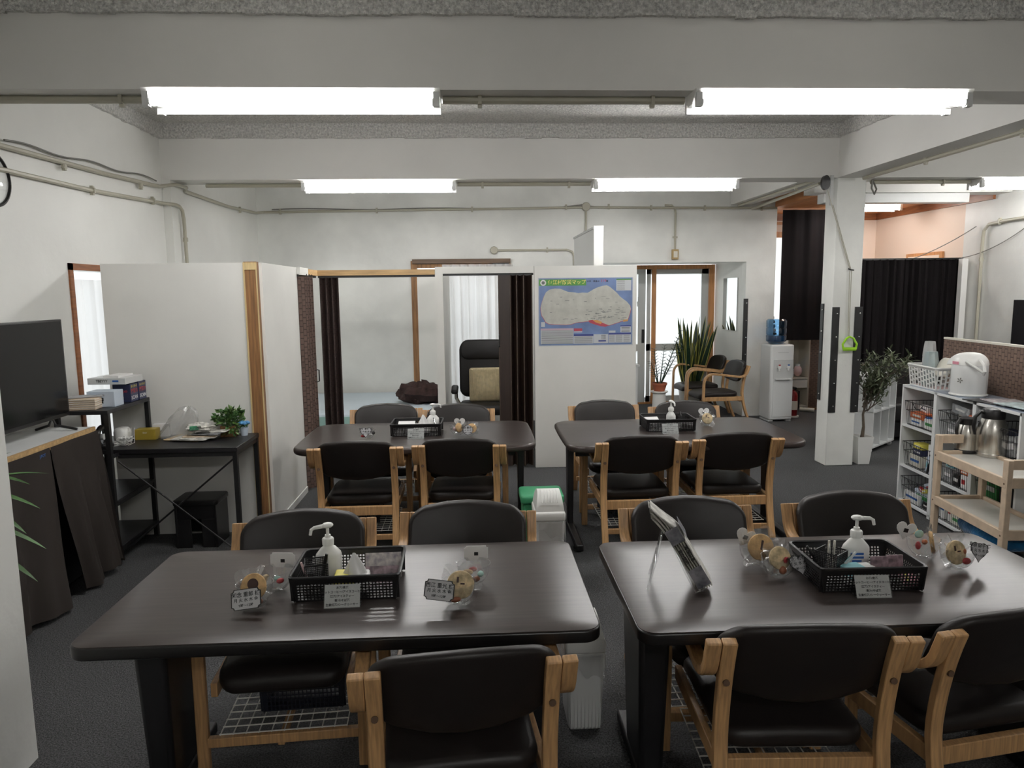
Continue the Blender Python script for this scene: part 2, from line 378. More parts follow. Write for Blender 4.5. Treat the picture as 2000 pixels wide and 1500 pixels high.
RX90 = Matrix.Rotation(pi/2, 4, 'X')
def TR(x, y, z): return Matrix.Translation((x, y, z))
def RZ(a): return Matrix.Rotation(a, 4, 'Z')
def RX(a): return Matrix.Rotation(a, 4, 'X')
def RY(a): return Matrix.Rotation(a, 4, 'Y')
def arc(cx, cy, r, a0, a1, n): return [(cx+r*cos(a0+(a1-a0)*i/n), cy+r*sin(a0+(a1-a0)*i/n)) for i in range(n+1)]
def bez(p0, p1, p2, n=6):
    return [tuple((1-t)**2*a+2*t*(1-t)*b+t*t*c for a, b, c in zip(p0, p1, p2)) for t in [i/n for i in range(n+1)]]
# ================================================================== the setting
XL, YB, XR = -2.70, 9.35, 5.80
BZ, CZ = 2.70, 3.17
struct('floor', MB().b(-3.0, 6.2, -2.8, 11.2, -0.12, 0), M_CARPET, 'dark grey carpet tile floor')
struct('ceiling', MB().b(-3.0, 6.2, -2.8, 9.5, CZ, CZ+0.12), M_CEIL, 'white sprayed texture ceiling')
# left wall with the window beside the partition
wl = MB(); w0, w1, wz0, wz1 = 5.02, 6.05, 0.55, 1.878
wl.b(XL-0.15, XL, -2.6, w0, 0, CZ).b(XL-0.15, XL, w1, YB+0.15, 0, CZ).b(XL-0.15, XL, w0, w1, 0, wz0).b(XL-0.15, XL, w0, w1, wz1, CZ)
wl.b(XL, XL+0.07, 6.58, 6.86, 0, BZ)
struct('wall_left', wl, M_WALL, 'white painted left wall')
# back wall: window behind the booths, doorway recess on the right
wb = MB(); T = 0.15
bx0, bx1, bz0, bz1 = -0.72, 0.42, 0.28, 2.06          # booth window
dx0, dx1, dz1 = 1.55, 3.58, 2.053                      # recess
wb.b(XL, bx0, YB, YB+T, 0, CZ).b(bx0, bx1, YB, YB+T, 0, bz0).b(bx0, bx1, YB, YB+T, bz1, CZ).b(bx1, dx0, YB, YB+T, 0, CZ)
wb.b(dx0, dx1, YB, YB+T, dz1, CZ).b(dx1, 3.97, YB, YB+T, 0, CZ)
struct('wall_back', wb, M_WALLB, 'patched white back wall')
YD = 10.58
wr = MB()
wr.b(dx1, 3.97, YB+T, YD+0.15, 0, CZ)                   # right reveal
wr.b(dx0-0.15, dx0, YB+T, YD+0.15, 0, 2.3)              # left reveal
wr.b(dx0, dx1, YB+T, YD+0.15, 2.07, 2.25)               # soffit
struct('wall_recess', wr, M_WALL, 'white walls of the doorway recess')
# nearest wall on the left edge of the view
struct('wall_near_left', MB().b(-1.80, -1.65, -2.6, 2.56, 0, CZ), M_WALL, 'white wall end in the near left corner')
struct('wall_rear', MB().b(-3.0, 6.2, -2.75, -2.6, 0, CZ), M_WALL, 'white rear wall')
# right hand wall, cream beyond the curtain
struct('wall_right', MB().b(XR, XR+0.15, -2.6, 8.33, 0, CZ), M_WALLB, 'patched white right wall')
struct('wall_right_cream', MB().b(XR, XR+0.15, 8.33, 10.35, 0, 2.75), M_CREAM, 'cream papered wall of the far room')
fw = MB(); fy = 10.22
fw.b(3.97, 4.02, fy, fy+0.15, 0, 2.75).b(4.62, 6.2, fy, fy+0.15, 0, 2.75).b(4.02, 4.62, fy, fy+0.15, 0, 0.8).b(4.02, 4.62, fy, fy+0.15, 2.5, 2.75)
struct('wall_far_room', fw, M_CREAM, 'cream papered back wall of the far room')
struct('ceiling_far_room', MB().b(3.97, 6.2, 7.85, 10.5, 2.745, 2.80).b(3.94, 3.97, 7.85, 10.5, 2.745, CZ), M_ORANGE, 'orange wood ceiling of the far room')
struct('trim_1', MB().b(XR-0.03, XR, 7.85, fy, 2.655, 2.745), M_TRIMW, 'brown wood cornice on the cream side wall')
struct('trim_2', MB().b(3.97, XR-0.03, fy-0.03, fy, 2.655, 2.745), M_TRIMW, 'brown wood cornice on the cream back wall')
# beams and pillar
def cove(mb, x0, x1, y0, y1): mb.b(x0, x1, y0, y1, 3.045, CZ)
B1Y0, B1Y1 = 3.74, 4.0
struct('ceiling_beam', MB().b(XL, XR, B1Y0, B1Y1, BZ, CZ), M_BEAM, 'nearest white concrete beam across the room')
struct('ceiling_beam', MB().b(XL, XR, 6.58, 6.86, BZ, CZ), M_BEAM, 'second white beam meeting the pillar')
struct('ceiling_beam', MB().b(3.35, 3.62, -2.6, B1Y0, BZ, CZ).b(3.35, 3.62, B1Y1, 6.58, BZ, CZ), M_BEAM, 'white beam running towards the viewer from the pillar')
struct('ceiling_beam', MB().b(3.35, 3.62, 6.86, YB, 2.78, CZ), M_BEAM, 'white beam running back from the pillar')
struct('ceiling_beam', MB().b(3.62, XR, 7.6, 7.85, BZ, CZ), M_BEAM, 'white beam before the far room')
cv = MB()
for (x0, x1, y0, y1) in ((XL, 3.35, 6.55, 6.58), (XL, XL+0.03, 4.0, 6.55), (3.32, 3.35, 4.0, 6.55), (XL, 3.35, B1Y1, B1Y1+0.03)):
    # ragged lower edge of the sprayed coating
    n = 40; horiz = (x1-x0) > (y1-y0)
    for i in range(n):
        a, b_ = i/n, (i+1)/n; zz = 3.05+random.uniform(-0.006, 0.006)
        if horiz: cv.b(x0+(x1-x0)*a, x0+(x1-x0)*b_, y0, y1, zz, CZ)
        else: cv.b(x0, x1, y0+(y1-y0)*a, y0+(y1-y0)*b_, zz, CZ)
struct('ceiling_cove', cv, M_CEIL, 'sprayed texture band under the ceiling edge')
cv2 = MB()
for i in range(60):
    zz = 3.045+random.uniform(-0.006, 0.006); a, b_ = i/60, (i+1)/60
    cv2.b(XL+6.05*a, XL+6.05*b_, B1Y0-0.03, B1Y0, zz, CZ)
struct('ceiling_cove', cv2, M_CEIL, 'sprayed texture band above the nearest beam')
struct('pillar', MB().b(3.35, 3.62, 6.58, 6.80, 0, BZ), M_WALLB, 'square white pillar', bevel=0.006)

# left window: frame, curtain
win = struct('window_1', MB().b(XL-0.05, XL+0.012, w0-0.03, w0+0.015, wz0, wz1+0.045).b(XL-0.05, XL+0.012, w0-0.03, w1, wz1, wz1+0.045), M_TRIMW, 'wood framed window beside the partition')
MB().b(XL-0.13, XL-0.12, w0, w1, wz0, wz1).build('pane', M_CLEAR, win)
def curtain(x0, x1, z0, z1, folds, amp, axis='x', pos=0.0, seed=1, nz=10, gather=0.25):
    rnd = random.Random(seed); ph = rnd.uniform(0, 6); n = folds*10; mb = MB()
    fr = [rnd.uniform(0.75, 1.3) for _ in range(folds+2)]
    def f(u, v):
        k = u*folds; a = amp*(1-gather*v)*fr[int(k) % len(fr)]
        d = a*sin(2*pi*k+ph)+0.35*a*sin(4.4*pi*k+ph*2+v*1.2)
        q = x0+(x1-x0)*u+0.25*amp*cos(2*pi*k+v)
        return (q, pos+d, z0+(z1-z0)*v) if axis == 'x' else (pos+d, q, z0+(z1-z0)*v)
    return mb.surf(f, n, nz)
c = curtain(w0+0.01, w1-0.01, wz0, wz1-0.06, 7, 0.022, 'y', XL-0.035, 3); tag(c.build('window_curtain', M_CURT), 'white curtain glowing in the window left of the partition', 'curtain')
# booth window
bw = struct('window_2', MB().b(bx0-0.075, bx0, YB-0.03, YB, bz0, 2.10).b(bx0, bx1, YB-0.025, YB, 2.01, 2.06).b(bx1, bx1+0.06, YB-0.03, YB, bz0, 2.06), M_STUD, 'wood framed window behind the booths')
MB().b(bx0, bx1, YB+0.10, YB+0.11, bz0, bz1).build('pane', M_CLEAR, bw)
p0 = ony(805, 512, YB-0.05); p1 = ony(997, 512, YB-0.05)
r = MB().b(p0[0], p1[0], YB-0.07, YB, 2.065, 2.12).build('curtain_rail', mat('dark_rail_wood', (0.12, 0.075, 0.045), 0.6, noise=(4, 0.3), stretch=(1, 8, 8))); tag(r, 'dark wooden rail on the back wall above the booth window', 'rail')
MB().b(p0[0]+1.02, p1[0]-0.02, YB-0.06, YB-0.03, 2.04, 2.065).build('rail_hook', M_BLKMET, r)
c = curtain(-0.40, 0.50, 0.25, 2.05, 8, 0.028, 'x', YB-0.10, 9); tag(c.build('window_curtain', M_CURT), 'long white curtain behind the black office chair', 'curtain')
struct('wall_booth_board', MB().b(bx0, -0.42, YB-0.028, YB-0.004, bz0, 1.98), M_PANEL, 'pale board beside the booth window')

# ---- partitions of the booths
PZ = 1.92
struct('wall_partition_left', MB().b(-2.545, -1.578, 5.10, 5.14, 0, PZ), M_PANEL, 'white partition panel behind the black desk')
stud = struct('trim_3', MB().b(-1.578, -1.492, 5.085, 5.14, 0, PZ+0.005), M_STUD, 'brown wooden post of the partition')
MB().b(-1.582, -1.572, 5.08, 5.086, 0, PZ).b(-1.497, -1.489, 5.08, 5.086, 0, PZ).b(-1.572, -1.497, 5.078, 5.085, PZ-0.05, PZ).build('edge_strip', M_PALEW, stud)
struct('wall_partition_side', MB().b(-1.51, -1.47, 5.14, 6.13, 0, PZ), M_PANEL, 'white side panel of the first booth')
struct('baseboard_side', MB().b(-1.47, -1.462, 5.14, 6.13, 0, 0.05), M_WHITEPL, 'white foot strip of the side panel')
# header round the first booth
h = struct('trim_4', MB().b(-1.50, -1.44, 6.42, 6.86, 1.865, 1.915).b(-1.44, -0.36, 6.79, 6.86, 1.865, 1.915), M_HEADW, 'pale wood header over the first booth')
MB().b(-1.50, -1.44, 6.13, 6.42, 1.86, 1.922).build('header_end', M_PANEL, h)
MB().b(-1.485, -1.455, 6.13, 6.80, 1.845, 1.866).b(-1.44, -0.36, 6.81, 6.84, 1.845, 1.866).build('track', M_BLKMET, h)
# second booth front
f2 = MB()
f2.b(-0.357, -0.285, 6.79, 6.86, 0, 1.935).b(-0.285, 0.565, 6.79, 6.86, 1.872, 1.935)
struct('wall_booth_front', f2, M_PANEL, 'white posts and header of the second booth')
struct('wall_booth_divider', MB().b(-0.345, -0.305, 6.86, YB, 0, 1.90), M_PANEL, 'white divider between the booths')
struct('trim_5', MB().b(-0.285, 0.565, 6.815, 6.835, 1.852, 1.872), M_BLKMET, 'black track of the folding door')
struct('wall_map_panel', MB().b(0.572, 1.546, 6.79, 6.84, 0, 1.935), M_PANEL, 'white partition panel carrying the map')
p = struct('wall_tall_panel', MB().b(1.16, 1.19, 6.95, 8.3, 0, 2.29), M_GREYPL, 'tall grey-white panel standing above the map partition')
MB().b(1.155, 1.245, 6.90, 6.95, 0, 2.31).build('end_post', M_WHITEPL, p)
MB().b(1.15, 1.20, 6.95, 8.3, 2.285, 2.305).build('cap', M_ALU, p)
# folding doors
def accordion(name, label, pts, z0, z1, m, joint, handle=None):
    """zigzag panels through the given (x, y) fold points"""
    t = thing(name, label, 'folding door', (pts[0][0], pts[0][1], 0)); ox, oy = pts[0]
    for (a, b_) in zip(pts, pts[1:]):
        d = Vector((b_[0]-a[0], b_[1]-a[1], 0)); L_ = d.length; ang = atan2(d.y, d.x)
        o = MB().box((L_/2, 0, (z0+z1)/2), (L_, 0.006, z1-z0)).build('panel', m, t, (a[0]-ox, a[1]-oy, 0), (0, 0, ang))
    for q in pts: MB().cyl((q[0]-ox, q[1]-oy, z0), (q[0]-ox, q[1]-oy, z1), 0.006, n=6).build('hinge', joint, t)
    k = MB()
    for q in pts[1::2]: k.cyl((q[0]-ox, q[1]-oy, z1), (q[0]-ox, q[1]-oy, z1+0.022), 0.004, n=6)
    k.build('hanger', M_BLKMET, t)
    if handle: MB().tube([(handle[0]-ox, handle[1]-oy, z) if i in (0, 3) else (handle[0]-ox+handle[3], handle[1]-oy+handle[4], z) for i, z in enumerate((handle[2]-0.06, handle[2]-0.05, handle[2]+0.05, handle[2]+0.06))], 0.006, 6).build('handle', M_BLKMET, t)
    return t
zz = [(-1.475+(0.07 if i % 2 else 0), 6.15+0.05*i) for i in range(7)]
accordion('woven_folding_door', 'brown woven folding door drawn back on the side of the first booth', zz, 0.02, 1.845, M_WEAVE, M_WEAVE, (-1.43, 6.47, 0.97, 0.03, 0.02))
zz = [(-1.425+0.0275*i, 6.81+(0.06 if i % 2 else 0)) for i in range(7)]
accordion('woven_folding_door', 'dark brown folding door drawn to the left of the first booth front', zz, 0.02, 1.845, M_WEAVEDK, M_WEAVEDK)
zz = [(0.235, 6.80), (0.345, 6.805), (0.375, 6.885), (0.405, 6.80), (0.44, 6.885), (0.47, 6.80), (0.505, 6.885), (0.548, 6.80)]
accordion('slatted_folding_door', 'black-brown folding door pushed against the map partition', zz, 0.02, 1.852, M_ACC, M_ACCSTR, (0.235, 6.80, 1.24, 0.0, -0.03))

# ---- sliding door in the recess
dr = struct('door_1', MB().b(1.6, 3.56, YD-0.06, YD, 2.0, 2.06).b(3.48, 3.56, YD-0.06, YD, 0, 2.0).b(1.6, 3.56, YD-0.06, YD, 0, 0.03), M_DOORW, 'sliding door with frosted glass')
xs0, xs1 = 2.555, 3.475
a = MB().b(xs0, xs0+0.055, YD-0.03, YD, 0.03, 2.0).b(xs1-0.10, xs1, YD-0.03, YD, 0.03, 2.0).b(xs0, xs1, YD-0.03, YD, 1.93, 2.0).b(xs0, xs1, YD-0.03, YD, 0.80, 0.90).b(xs0, xs1, YD-0.03, YD, 0.03, 0.12)
a.build('leaf_frame', M_ALU, dr)
MB().b(xs0+0.055, xs1-0.10, YD-0.018, YD-0.010, 0.90, 1.93).build('pane', M_FROST, dr)
MB().b(xs0+0.055, xs1-0.10, YD-0.018, YD-0.010, 0.12, 0.80).build('pane', M_FROST, dr)
MB().b(xs0+0.07, xs0+0.135, YD-0.05, YD-0.03, 0.03, 2.0).build('stile', M_DOORW, dr)
a = MB().b(2.42, 2.53, YD-0.06, YD-0.03, 0.03, 2.0).b(1.62, 2.42, YD-0.06, YD-0.03, 1.93, 2.0).b(1.62, 1.70, YD-0.06, YD-0.03, 0.03, 2.0).b(1.62, 2.42, YD-0.06, YD-0.03, 0.80, 0.90).b(1.62, 2.42, YD-0.06, YD-0.03, 0.03, 0.12)
a.build('leaf_frame', M_ALU, dr)
MB().b(1.70, 2.42, YD-0.05, YD-0.042, 0.90, 1.93).build('pane', M_FROST, dr)
MB().b(1.70, 2.42, YD-0.05, YD-0.042, 0.12, 0.80).build('pane', M_FROST, dr)
MB().b(2.475, 2.515, YD-0.068, YD-0.06, 0.92, 1.12).build('pull', M_BLKPL, dr)
MB().b(2.40, 2.43, YD-0.085, YD-0.06, 1.46, 1.53).cyl((2.415, YD-0.09, 1.53), (2.415, YD-0.09, 1.6), 0.008).build('latch', M_ALU, dr)

# ---- far room window
fwn = struct('window_3', MB().b(3.99, 4.04, fy-0.02, fy+0.02, 0.8, 2.5).b(4.60, 4.65, fy-0.02, fy+0.02, 0.8, 2.5).b(3.99, 4.65, fy-0.02, fy+0.02, 2.42, 2.5).b(3.99, 4.65, fy-0.02, fy+0.02, 2.60, 2.64), M_DOORW, 'bright far room window')
MB().b(4.04, 4.60, fy+0.03, fy+0.04, 0.8, 2.42).build('pane', M_FROST, fwn)

# ================================================================== fluorescent fittings
def fixture(label, cx, cy, L=1.40, zt=BZ, rz=0.0, one=False):
    t = thing('fluorescent_light', label, 'ceiling light', (cx, cy, zt), rz, 'twin tube ceiling lights')
    h = L/2
    # trapezoid housing
    pr = [(-0.105, -0.002), (0.105, -0.002), (0.100, -0.012), (0.035, -0.062), (-0.035, -0.062), (-0.100, -0.012)]
    mb = MB(); vs = [(-h, y, z) for y, z in pr]+[(h, y, z) for y, z in pr]; k = 6
    mb.add(vs, [tuple(range(k)), tuple(reversed(range(k, 2*k)))]+[(i, k+i, k+(i+1) % k, (i+1) % k) for i in range(k)])
    mb.build('housing', M_WHITEPL, t, smooth=0.3)
    for s in (-1, 1):
        MB().cyl((-h+0.035, s*0.086, -0.066), (h-0.035, s*0.086, -0.066), 0.0165, n=12).build('tube', M_TUBE, t)
        for e in (-1, 1):
            MB().b(e*(h-0.034), e*(h-0.004), s*0.086-0.016, s*0.086+0.016, -0.088, -0.02).cyl((e*(h-0.040), s*0.086, -0.066), (e*(h-0.028), s*0.086, -0.066), 0.019, n=10).build('socket', M_GREYPL, t)
    return t
fixture('twin tube light on the nearest beam, left of the pair', -0.868, 3.80, 1.44)
fixture('twin tube light on the nearest beam, right of the pair', 1.85, 3.79, 1.44)
fixture('twin tube light on the second beam, above the woven folding doors', -0.83, 6.74, 1.38)
fixture('twin tube light on the second beam, above the map partition', 1.78, 6.72, 1.34)
fixture('twin tube light cut by the right edge of the view', 5.42-0.02, 6.72, 1.32)
fixture('short lit lamp on the orange far ceiling', 5.06, 9.05, 0.70, 2.745)
fixture('twin tube light on the nearest beam, past the right edge of the view', 4.75, 3.80, 1.40)
fixture('twin tube light on the ceiling behind the viewer', 0.9, -1.9, 1.40, CZ)

# ================================================================== conduits
def conduit(label, pts, r=0.013, clips=None, name='conduit_pipe', m=None, axis='x'):
    o0 = pts[0]; t = thing(name, label, 'conduit', o0)
    rel = [(p[0]-o0[0], p[1]-o0[1], p[2]-o0[2]) for p in pts]
    MB().tube(rel, r, 8).build('pipe', m or M_CONDUIT, t)
    for cpt in (clips or []):
        q = Vector((cpt[0]-o0[0], cpt[1]-o0[1], cpt[2]-o0[2]))
        MB().box(q, (0.022, 0.022, 2*r+0.034)).box(q, (2*r+0.010 if axis == 'y' else 0.018, 2*r+0.010 if axis == 'x' else 0.018, 2*r+0.006)).build('clip', M_CONDUIT, t)
    return t
def onx(px, py, x):
    v = RB @ np.array([px-1000, py-750, FPX]); t = x/v[0]
    return (x, float(v[1]*t), float(v[2]*t+CAMH))
xa = XL+0.03
P_ = [onx(a, b_, xa) for a, b_ in ((-60, 268), (60, 300), (200, 338), (325, 369))]
P2 = P_[:3]+[(xa, 6.45, P_[3][2]), (xa+0.08, 6.60, 2.735-0.09+0.02), (xa+0.08, 6.84, 2.69-0.02), (xa+0.01, 6.98, 2.66), (xa, 8.2, 2.66), (xa, 9.2, 2.70), (xa+0.08, 9.32, 2.72), (0.4, 9.32, 2.745), (1.45, 9.32, 2.757), (2.4, 9.32, 2.745), (3.95, 9.32, 2.735)]
conduit('long beige conduit along the left wall and across the back wall', P2, 0.016, [(xa, 5.0, P_[1][2]-0.01), (xa, 6.1, P_[2][2]), (xa, 8.6, 2.67), (-2.4, 9.32, 2.725), (-1.2, 9.32, 2.733), (0.0, 9.32, 2.74), (1.2, 9.32, 2.76), (1.75, 9.32, 2.765), (2.3, 9.32, 2.746), (3.0, 9.32, 2.741), (3.75, 9.32, 2.737)])
q = [onx(a, b_, xa) for a, b_ in ((-40, 322), (12, 333), (180, 372), (330, 405))]
q2 = q[:3]+[(xa, 6.45, 2.49), (xa+0.075, 6.59, 2.49), (xa+0.075, 6.66, 2.485), (xa+0.075, 6.72, 2.455), (xa+0.075, 6.745, 2.38), (xa+0.075, 6.75, 1.9)]
conduit('lower beige conduit bending down the left wall', q2, 0.015, [q[2], (xa, 6.3, 2.49), (xa+0.075, 6.748, 2.2)], axis='y')
# loose grey cable lying on the long conduit
cb = []
for i in range(40):
    a = i/39; y = 4.4+a*2.0; cb.append((xa, y, P_[0][2]+0.045+(P_[3][2]-P_[0][2])*min(1, a*1.05)+0.010*sin(i*0.42)))
tag(MB().tube(cb, 0.006, 6).build('loose_cable', M_CABLE), 'loose grey cable along the left wall conduit', 'cable')
cb = [(-2.5+0.13*i, 9.315, 2.752+0.008*sin(i*0.5)+0.03*max(0, 1-abs(i-30)/2.0)) for i in range(35)]
tag(MB().tube(cb, 0.006, 6).build('loose_cable', M_CABLE), 'loose grey cable along the back wall conduit', 'cable')
j = thing('junction_box', 'round junction box on the back wall with a pipe dropping behind the tall panel', 'junction box', (1.455, 9.32, 2.765))
MB().lathe([(0.055, -0.02), (0.055, 0.015), (0.048, 0.025)], 18, M=RX(pi/2)).build('box', M_CONDUIT, j); MB().cyl((0, 0, -0.05), (0, 0, -0.75), 0.014, n=8).build('pipe', M_CONDUIT, j); MB().box((0, 0, -0.32), (0.06, 0.02, 0.02)).build('clip', M_CONDUIT, j)
bxp = ony(1318, 497, 9.32); 
j = thing('wall_switch_box', 'ochre switch box under a pipe on the back wall', 'switch box', (bxp[0], 9.33, bxp[2]))
MB().box((0, -0.02, 0), (0.085, 0.05, 0.13)).build('box', M_OCHBOX, j, bevel=0.006); MB().box((0, -0.047, 0), (0.05, 0.006, 0.08)).build('plate', M_CREAMPL, j)
MB().tube([(-0.14, -0.01, 0.625), (-0.05, -0.01, 0.62), (-0.01, -0.01, 0.585), (0, -0.01, 0.52), (0, -0.01, 0.06)], 0.014, 8).build('pipe', M_CONDUIT, j); MB().box((0, -0.01, 0.22), (0.06, 0.02, 0.02)).build('clip', M_CONDUIT, j)
jp = ony(965, 489, 9.32); ep = ony(1122, 518, 9.32)
j = thing('junction_box', 'round junction box with a pipe running right to the map partition', 'junction box', (jp[0], 9.32, jp[2]))
MB().lathe([(0.05, -0.02), (0.05, 0.015), (0.043, 0.025)], 18, M=RX(pi/2)).build('box', M_CONDUIT, j)
dxe = ep[0]-jp[0]; MB().tube([(0.05, 0, 0), (dxe-0.10, 0, 0.0), (dxe-0.03, 0, -0.025), (dxe, 0, -0.09), (dxe, 0, -0.5)], 0.014, 8).build('pipe', M_CONDUIT, j); MB().box((dxe*0.66, 0, 0), (0.02, 0.02, 0.065)).build('clip', M_CONDUIT, j)
# pipes running along the beams between the lights
conduit('grey conduit under the nearest beam left of the lights', [(XL+0.02, 3.86, BZ-0.02), (-1.60, 3.86, BZ-0.02)], 0.02, [(-1.75, 3.86, BZ-0.02)])
conduit('grey conduit between the two lights of the nearest beam', [(-0.14, 3.86, BZ-0.02), (1.12, 3.86, BZ-0.02)], 0.02, [(0.05, 3.86, BZ-0.02), (0.95, 3.86, BZ-0.02)])
conduit('thin conduit under the second beam left of its lights', [(-2.4, 6.8, BZ-0.02), (-1.53, 6.8, BZ-0.02)], 0.018)
conduit('thin conduit between the lights of the second beam', [(-0.13, 6.78, BZ-0.02), (1.10, 6.78, BZ-0.02)], 0.018, [(0.1, 6.78, BZ-0.02), (0.9, 6.78, BZ-0.02)])
conduit('thin conduit right of the pillar to the edge light', [(3.75, 6.74, BZ-0.02), (4.72, 6.74, BZ-0.02)], 0.018, [(4.45, 6.74, BZ-0.02)])
conduit('beige conduit under the beam coming towards the viewer', [(3.55, 6.5, BZ-0.02), (3.55, 5.2, BZ-0.02), (3.55, 3.4, BZ-0.02)], 0.016, [(3.55, 5.6, BZ-0.02), (3.55, 4.6, BZ-0.02)])
conduit('pale conduit under the beam running back from the pillar', [(3.42, 6.9, 2.76), (3.42, 9.25, 2.76)], 0.016, [(3.42, 7.6, 2.76)])
conduit('second pale pipe slanting beside the beam behind the pillar', [(3.36, 6.95, 2.70), (3.60, 9.25, 2.72)], 0.016)
tag(MB().tube([(3.66, 6.55, BZ-0.02), (3.66, 6.56, 2.60), (3.70, 6.58, 2.55), (3.74, 6.62, 2.60), (3.75, 6.7, 2.68)], 0.008, 6).build('loose_cable', M_CABLE), 'drooping cable loop at the top right of the pillar', 'cable')
xr = XR-0.03
rp = onx(1921, 445, xr); rb = onx(1905, 690, xr)
conduit('beige conduit bending on the patched right wall', [(xr, 6.6, rp[2]+0.06), (xr, rp[1]-0.35, rp[2]+0.05), (xr, rp[1]-0.08, rp[2]+0.03), (xr, rp[1]-0.01, rp[2]-0.03), (xr, rp[1], rp[2]-0.12), (xr, rp[1], 0.9)], 0.018, [(xr, rp[1]-0.25, rp[2]+0.05), (xr, rp[1], 2.0)], axis='y')
def sag(p, q, d, n=12):
    return [tuple(a+(b_-a)*i/n - (d*4*(i/n)*(1-i/n) if k == 2 else 0) for k, (a, b_) in enumerate(zip(p, q))) for i in range(n+1)]
tag(MB().tube(sag(ony(1680, 528, 8.5), (XR-0.02, 8.1, 2.38), 0.10), 0.005, 6).build('loose_cable', M_CABLE), 'thin cord sagging in front of the cream wall', 'cord')
tag(MB().tube(sag((XR-0.05, 8.3, 2.03), (XR-0.02, 7.3, 2.33), 0.06), 0.005, 6).build('loose_cable', M_CABLE), 'thin cord sagging across the patched right wall', 'cord')
# grey box under the beam before the far room
a0 = ony(1694, 402, 7.7); a1 = ony(1888, 402, 7.7)
tag(MB().b(3.75, a1[0], 7.66, 7.80, 2.60, 2.70).build('curtain_box', M_GREYPL, bevel=0.006), 'long grey box under the beam before the far room', 'curtain box')
# ================================================================== tables
def table(label, cx, cy, w, d, r, far=False, legx=(-0.7, 0.7), foot=0.62, rz=0.0):
    t = thing('dining_table', label, 'table', (cx, cy, 0), rz, 'dark dining tables')
    if far:
        def bow(x, y, z): return (x*(1+0.012*(1-(2*y/d)**2)), y*(1+0.012*(1-(2*x/w)**2)), z)
        MB().slab(w, d, 0.046, r, 0.018, seg=8, es=4, deform=bow).build('tabletop', M_TOP, t, (0, 0, 0.677))
    else:
        MB().slab(w-0.008, d-0.008, 0.004, r-0.004, 0.001, seg=7).build('tabletop', M_TOP, t, (0, 0, 0.698), smooth=0.35)
        MB().slab(w, d, 0.039, r, 0.006, seg=7).build('edge_band', M_TOPE, t, (0, 0, 0.6782))
    hx, hy = (0.024, 0.055) if far else (0.055, 0.15)
    for s, lx in zip((-1, 1), legx):
        MB().add([(lx+a*hx*(1 if z else 0.75), b_*hy*(1 if z else 0.75), z*0.62+0.04) for z in (0, 1) for b_ in (-1, 1) for a in (-1, 1)],
                 [(0, 2, 3, 1), (4, 5, 7, 6), (0, 1, 5, 4), (2, 6, 7, 3), (0, 4, 6, 2), (1, 3, 7, 5)]).build('leg', M_BLKLEG, t, bevel=0.006 if far else 0.018)
        MB().box((lx, 0, 0.026), (0.05 if far else 0.088, foot, 0.045)).build('foot', M_BLKLEG, t, bevel=0.008)
    MB().b(legx[0]+0.04, legx[1]-0.04, -0.02, 0.02, 0.53, 0.65).build('apron', M_BLKLEG, t)
    MB().b(legx[0]-0.05, legx[0]+0.05, -d*0.38, d*0.38, 0.645, 0.659).b(legx[1]-0.05, legx[1]+0.05, -d*0.38, d*0.38, 0.645, 0.659).build('top_bracket', M_BLKMET, t)
    return t
table('dark brown table with snack cups in the near left, missing its front left chair', -0.415, 2.392, 1.56, 0.78, 0.055, legx=(-0.660, 0.60), foot=0.56)
table('dark brown table in the near right with the newspaper stand', 1.245, 2.352, 1.545, 0.78, 0.055, legx=(-0.665, 0.70), foot=0.56, rz=radians(-0.3))
table('round-edged dark table in the far left before the booths', -0.405, 5.065, 1.60, 0.93, 0.13, True, (-0.66, 0.72), 0.86)
table('round-edged dark table in the far right before the map', 1.40, 4.985, 1.60, 0.97, 0.13, True, (-0.735, 0.70), 1.0)

